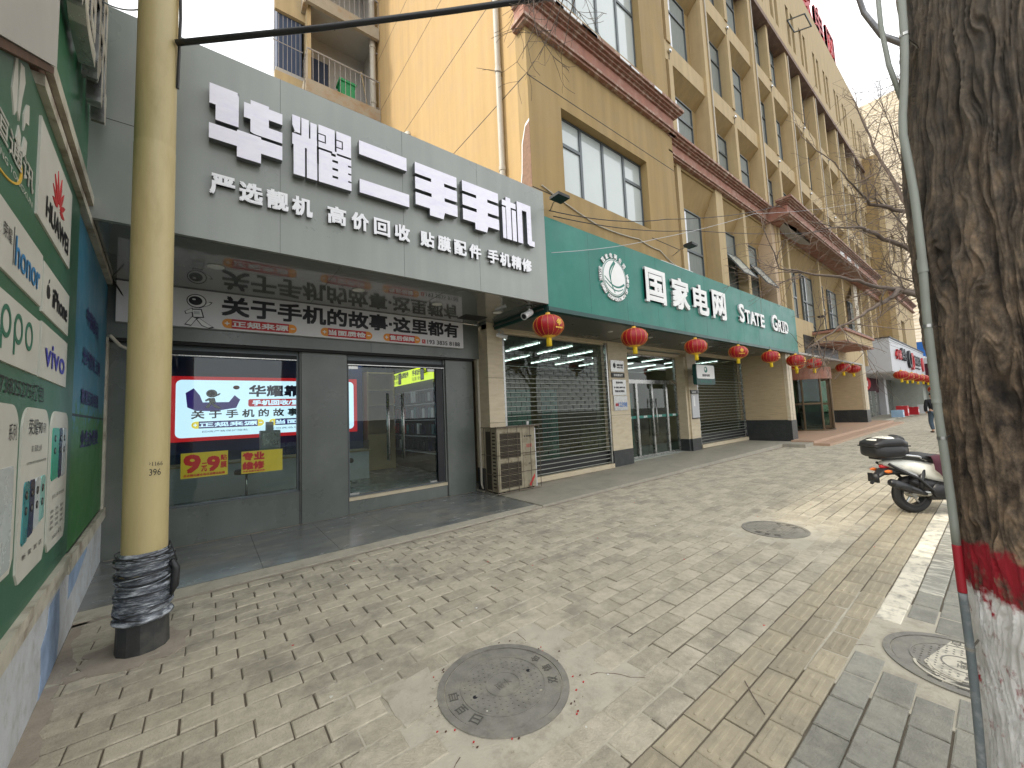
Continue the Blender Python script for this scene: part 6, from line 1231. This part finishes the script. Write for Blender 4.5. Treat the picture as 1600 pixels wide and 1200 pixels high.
# local axes: +x forward, +y left, rear wheel at x=0, front wheel at x=1.28
def wheel(x):
    b = MB(); tor = []; n, k = 36, 12
    P = [];
    for i in range(n):
        a = 2*math.pi*i/n
        for j in range(k): q = 2*math.pi*j/k; rr = .205+.052*math.cos(q); P.append((x+rr*math.cos(a), .055*math.sin(q), .257+rr*math.sin(a)))
    b.add(P, [(i*k+j, i*k+(j+1) % k, ((i+1) % n)*k+(j+1) % k, ((i+1) % n)*k+j) for i in range(n) for j in range(k)], 'rubber'); w = sc(b, 'tyre', wh, True)
wh = thing('wheel', 'x', 'x'); 
def mkwheel(x):
    global wh
    b = MB(); fr = F((x, 0, .257), (1, 0, 0), (0, 0, 1), (0, -1, 0)); b.ring(fr, 0, 0, .14, .165, -.04, .04, 'scooter_black', 30); b.disc(fr, 0, 0, .045, .045, -.06, .06, 'steel', 20)
    for k in range(5): a = k*1.2566+.3; b.tube([fr(.03*math.cos(a), .03*math.sin(a)), fr(.15*math.cos(a), .15*math.sin(a))], .014, 'steel', 6)
    wh = sc(b, 'wheel'); wheel(x)
bpy.data.objects.remove(wh); mkwheel(0); mkwheel(1.28)
def loft(secs, m, n=16, name='x'):
    """secs: (x, zc, half width, half height, power)"""
    b = MB(); P = []
    for x, zc, hw, hh, pw in secs:
        for j in range(n):
            a = 2*math.pi*j/n; c, s_ = math.cos(a), math.sin(a); P.append((x, hw*math.copysign(abs(c)**pw, c), zc+hh*math.copysign(abs(s_)**pw, s_)))
    k = len(secs); b.add(P, [(i*n+j, i*n+(j+1) % n, (i+1)*n+(j+1) % n, (i+1)*n+j) for i in range(k-1) for j in range(n)]+[tuple(range(n-1, -1, -1)), tuple(range((k-1)*n, k*n))], m); return b
b = loft([(-.36, .7, .05, .03, .8), (-.28, .69, .1, .06, .8), (-.1, .665, .145, .105, .75), (.12, .6, .175, .135, .75), (.34, .54, .185, .165, .75), (.55, .48, .17, .13, .8), (.68, .4, .12, .05, .8)], 'paint_white'); body = sc(b, 'body_panel', None, True)
b = MB()
for s in (-1, 1):
    b.tube([(-.34, s*.1, .7), (-.2, s*.13, .6), (-.02, s*.16, .5), (.12, s*.17, .35), (.3, s*.15, .26)], [.018, .02, .02, .02, .018], 'scooter_black', 8)
    b.add([(-.3, s*.125, .7), (-.05, s*.16, .56), (.02, s*.165, .46), (-.15, s*.14, .6)], [(0, 1, 2, 3)], 'grey_light')
sc(b, 'frame_trim')
b = loft([(-.06, .44, .12, .05, .8), (.15, .4, .16, .12, .8), (.5, .34, .17, .12, .8), (.8, .28, .17, .1, .8), (1.0, .3, .15, .1, .8)], 'scooter_black'); b.box(.15, .5, -.14, .12, .2, .34, 'scooter_black'); sc(b, 'lower_fairing', None, True)
b = loft([(-.26, .8, .1, .03, .8), (-.1, .8, .15, .06, .8), (.15, .775, .165, .07, .8), (.4, .72, .165, .07, .8), (.6, .67, .13, .06, .8), (.7, .63, .08, .04, .8)], 'seat_black'); sc(b, 'seat', None, True)
b = MB()
for s in (-1, 1): b.tube([(-.32, s*.09, .8), (-.2, s*.14, .83), (.0, s*.165, .8), (.1, s*.16, .74)], .014, 'chrome', 8)
b.tube([(-.32, -.09, .8), (-.34, 0, .8), (-.32, .09, .8)], .014, 'chrome', 8); sc(b, 'grab_rail', None, True)
# top box
b = loft([(-.53, .9, .1, .04, .6), (-.51, .885, .15, .085, .55), (-.42, .875, .18, .1, .5), (-.2, .875, .18, .1, .5), (-.1, .885, .15, .085, .55), (-.08, .9, .1, .04, .6)], 'scooter_black', 24); tb = sc(b, 'top_box', None, True)
b = loft([(-.54, .96, .12, .02, .7), (-.5, .975, .17, .045, .6), (-.4, .995, .185, .065, .55), (-.2, 1.0, .185, .07, .55), (-.1, .975, .15, .045, .6), (-.07, .96, .11, .02, .7)], 'scooter_black', 24); b.box(-.53, -.08, -.165, .165, .94, .955, 'black'); sc(b, 'lid', tb, True)
b = loft([(-.525, .975, .09, .02, .8), (-.47, .995, .14, .04, .7), (-.35, 1.02, .155, .055, .7), (-.27, 1.03, .155, .055, .7), (-.25, 1.025, .145, .045, .7)], 'paint_white', 24); sc(b, 'lid_panel', tb, True)
b = loft([(-.2, 1.04, .08, .03, .8), (-.15, 1.05, .1, .05, .8), (-.1, 1.03, .1, .05, .8), (-.07, 1.0, .08, .03, .8)], 'seat_black'); sc(b, 'back_pad', tb, True)
b = MB(); b.box(-.45, -.15, -.09, .09, .76, .8, 'scooter_black'); sc(b, 'rack')
b = MB(); b.lathe((-.42, -.17, .47), [(.03, 0), (.05, .02), (.052, .3), (.04, .38), (.02, .5)], 'scooter_black', 14, ax=(.93, 0, -.36)); b.lathe((-.42, -.17, .47), [(.056, .05), (.056, .26)], 'black_plastic', 14, ax=(.93, 0, -.36)); sc(b, 'exhaust', None, True)
b = loft([(-.52, .42, .03, .01, .8), (-.47, .5, .05, .02, .8), (-.38, .58, .08, .05, .8), (-.2, .6, .08, .06, .8), (-.05, .56, .08, .04, .8)], 'black_plastic'); b.box(-.5, -.47, -.08, .08, .44, .56, 'black'); sc(b, 'rear_fender', None, True)
b = loft([(-.385, .655, .02, .02, .9), (-.36, .655, .04, .03, .9), (-.3, .65, .05, .03, .9)], 'red'); sc(b, 'tail_light', None, True)
for s in (-1, 1): b = loft([(-.42, .6, .012, .012, .9), (-.38, .6, .03, .025, .9), (-.34, .6, .02, .02, .9)], 'amber'); b.v = [v+Vector((0, s*.12, 0)) for v in b.v]; sc(b, 'indicator', None, True)
b = MB(); b.tube([(0, .0, .257), (.2, -.1, .3), (.45, -.1, .32)], [.05, .06, .07], 'steel', 10); b.tube([(.0, -.13, .3), (.06, -.14, .62)], .03, 'scooter_black', 8); b.lathe((.25, -.2, .33), [(.04, 0), (.12, .02), (.12, .06), (.03, .08)], 'scooter_black', 16, ax=(0, 1, 0)); b.tube([(.35, -.1, .22), (.4, -.16, .1), (.42, -.18, .02)], .012, 'steel', 6); sc(b, 'engine', None, True)
b = loft([(.72, .34, .14, .03, .8), (1.0, .36, .15, .06, .8), (1.12, .6, .2, .14, .8), (1.2, .8, .18, .14, .8), (1.24, .95, .1, .08, .8)], 'paint_white'); sc(b, 'front_shield', None, True)
b = MB(); b.tube([(1.28, 0, .26), (1.2, 0, .62), (1.1, 0, .98)], .03, 'steel', 8); b.tube([(1.05, -.32, 1.03), (1.1, -.1, 1.0), (1.1, .1, 1.0), (1.05, .32, 1.03)], .015, 'scooter_black', 8); sc(b, 'handlebar', None, True)
b = loft([(1.1, .5, .07, .02, .8), (1.28, .55, .075, .03, .8), (1.48, .45, .06, .02, .8)], 'paint_white'); sc(b, 'front_fender', None, True)
for s in (-1, 1): b = MB(); b.tube([(1.06, s*.28, 1.03), (1.05, s*.33, 1.18)], .008, 'scooter_black', 6); b.disc(F((1.04, s*.35, 1.22), (0, 1, 0), (0, 0, 1), (-1, 0, 0)), 0, 0, .07, .045, -.01, .01, 'scooter_black', 16); sc(b, 'mirror')
# cloth over the seat
t = thing('seat_cloth', 'dark maroon cloth with pale emblem draped over the scooter seat', 'cloth', (7.85, .95, 0)); t.rotation_euler = (0, 0, R(-42)); OFF[t] = Vector((0, 0, 0))
b = MB(); P = []; nx, ny = 16, 18
for i in range(nx+1):
    for j in range(ny+1):
        u = i/nx; v = j/ny*2-1; x = .08+u*.52; top = .835-.1*u-.02*math.cos(u*6)
        wdt = .205; y = wdt*max(-1, min(1, v*1.7)); drop = max(0, abs(v)-.55)*.75*(.5+.5*math.sin(math.pi*u)); P.append((x+.05*(abs(v)), y*(1+.15*(drop > 0))+math.copysign(.02*math.sin(u*20), v)*(drop > .02), top-drop+.005*math.sin(u*17+v*5)-.03*v*v))
b.add(P, [(i*(ny+1)+j, i*(ny+1)+j+1, (i+1)*(ny+1)+j+1, (i+1)*(ny+1)+j) for i in range(nx) for j in range(ny)], 'maroon'); o = b.build('cloth', t, smooth=True, loc=(0, 0, 0))
b = MB(); fr = F((.36, -.262, .66), (1, 0, -.15), (0, 0, 1), (0, -1, 0)); b.ring(fr, 0, 0, .04, .047, 0, .003, 'white', 6); b.text(fr, 'H', -.02, .02, -.02, .02, .004, 'white', bold=.003); b.build('emblem', t, loc=(0, 0, 0))
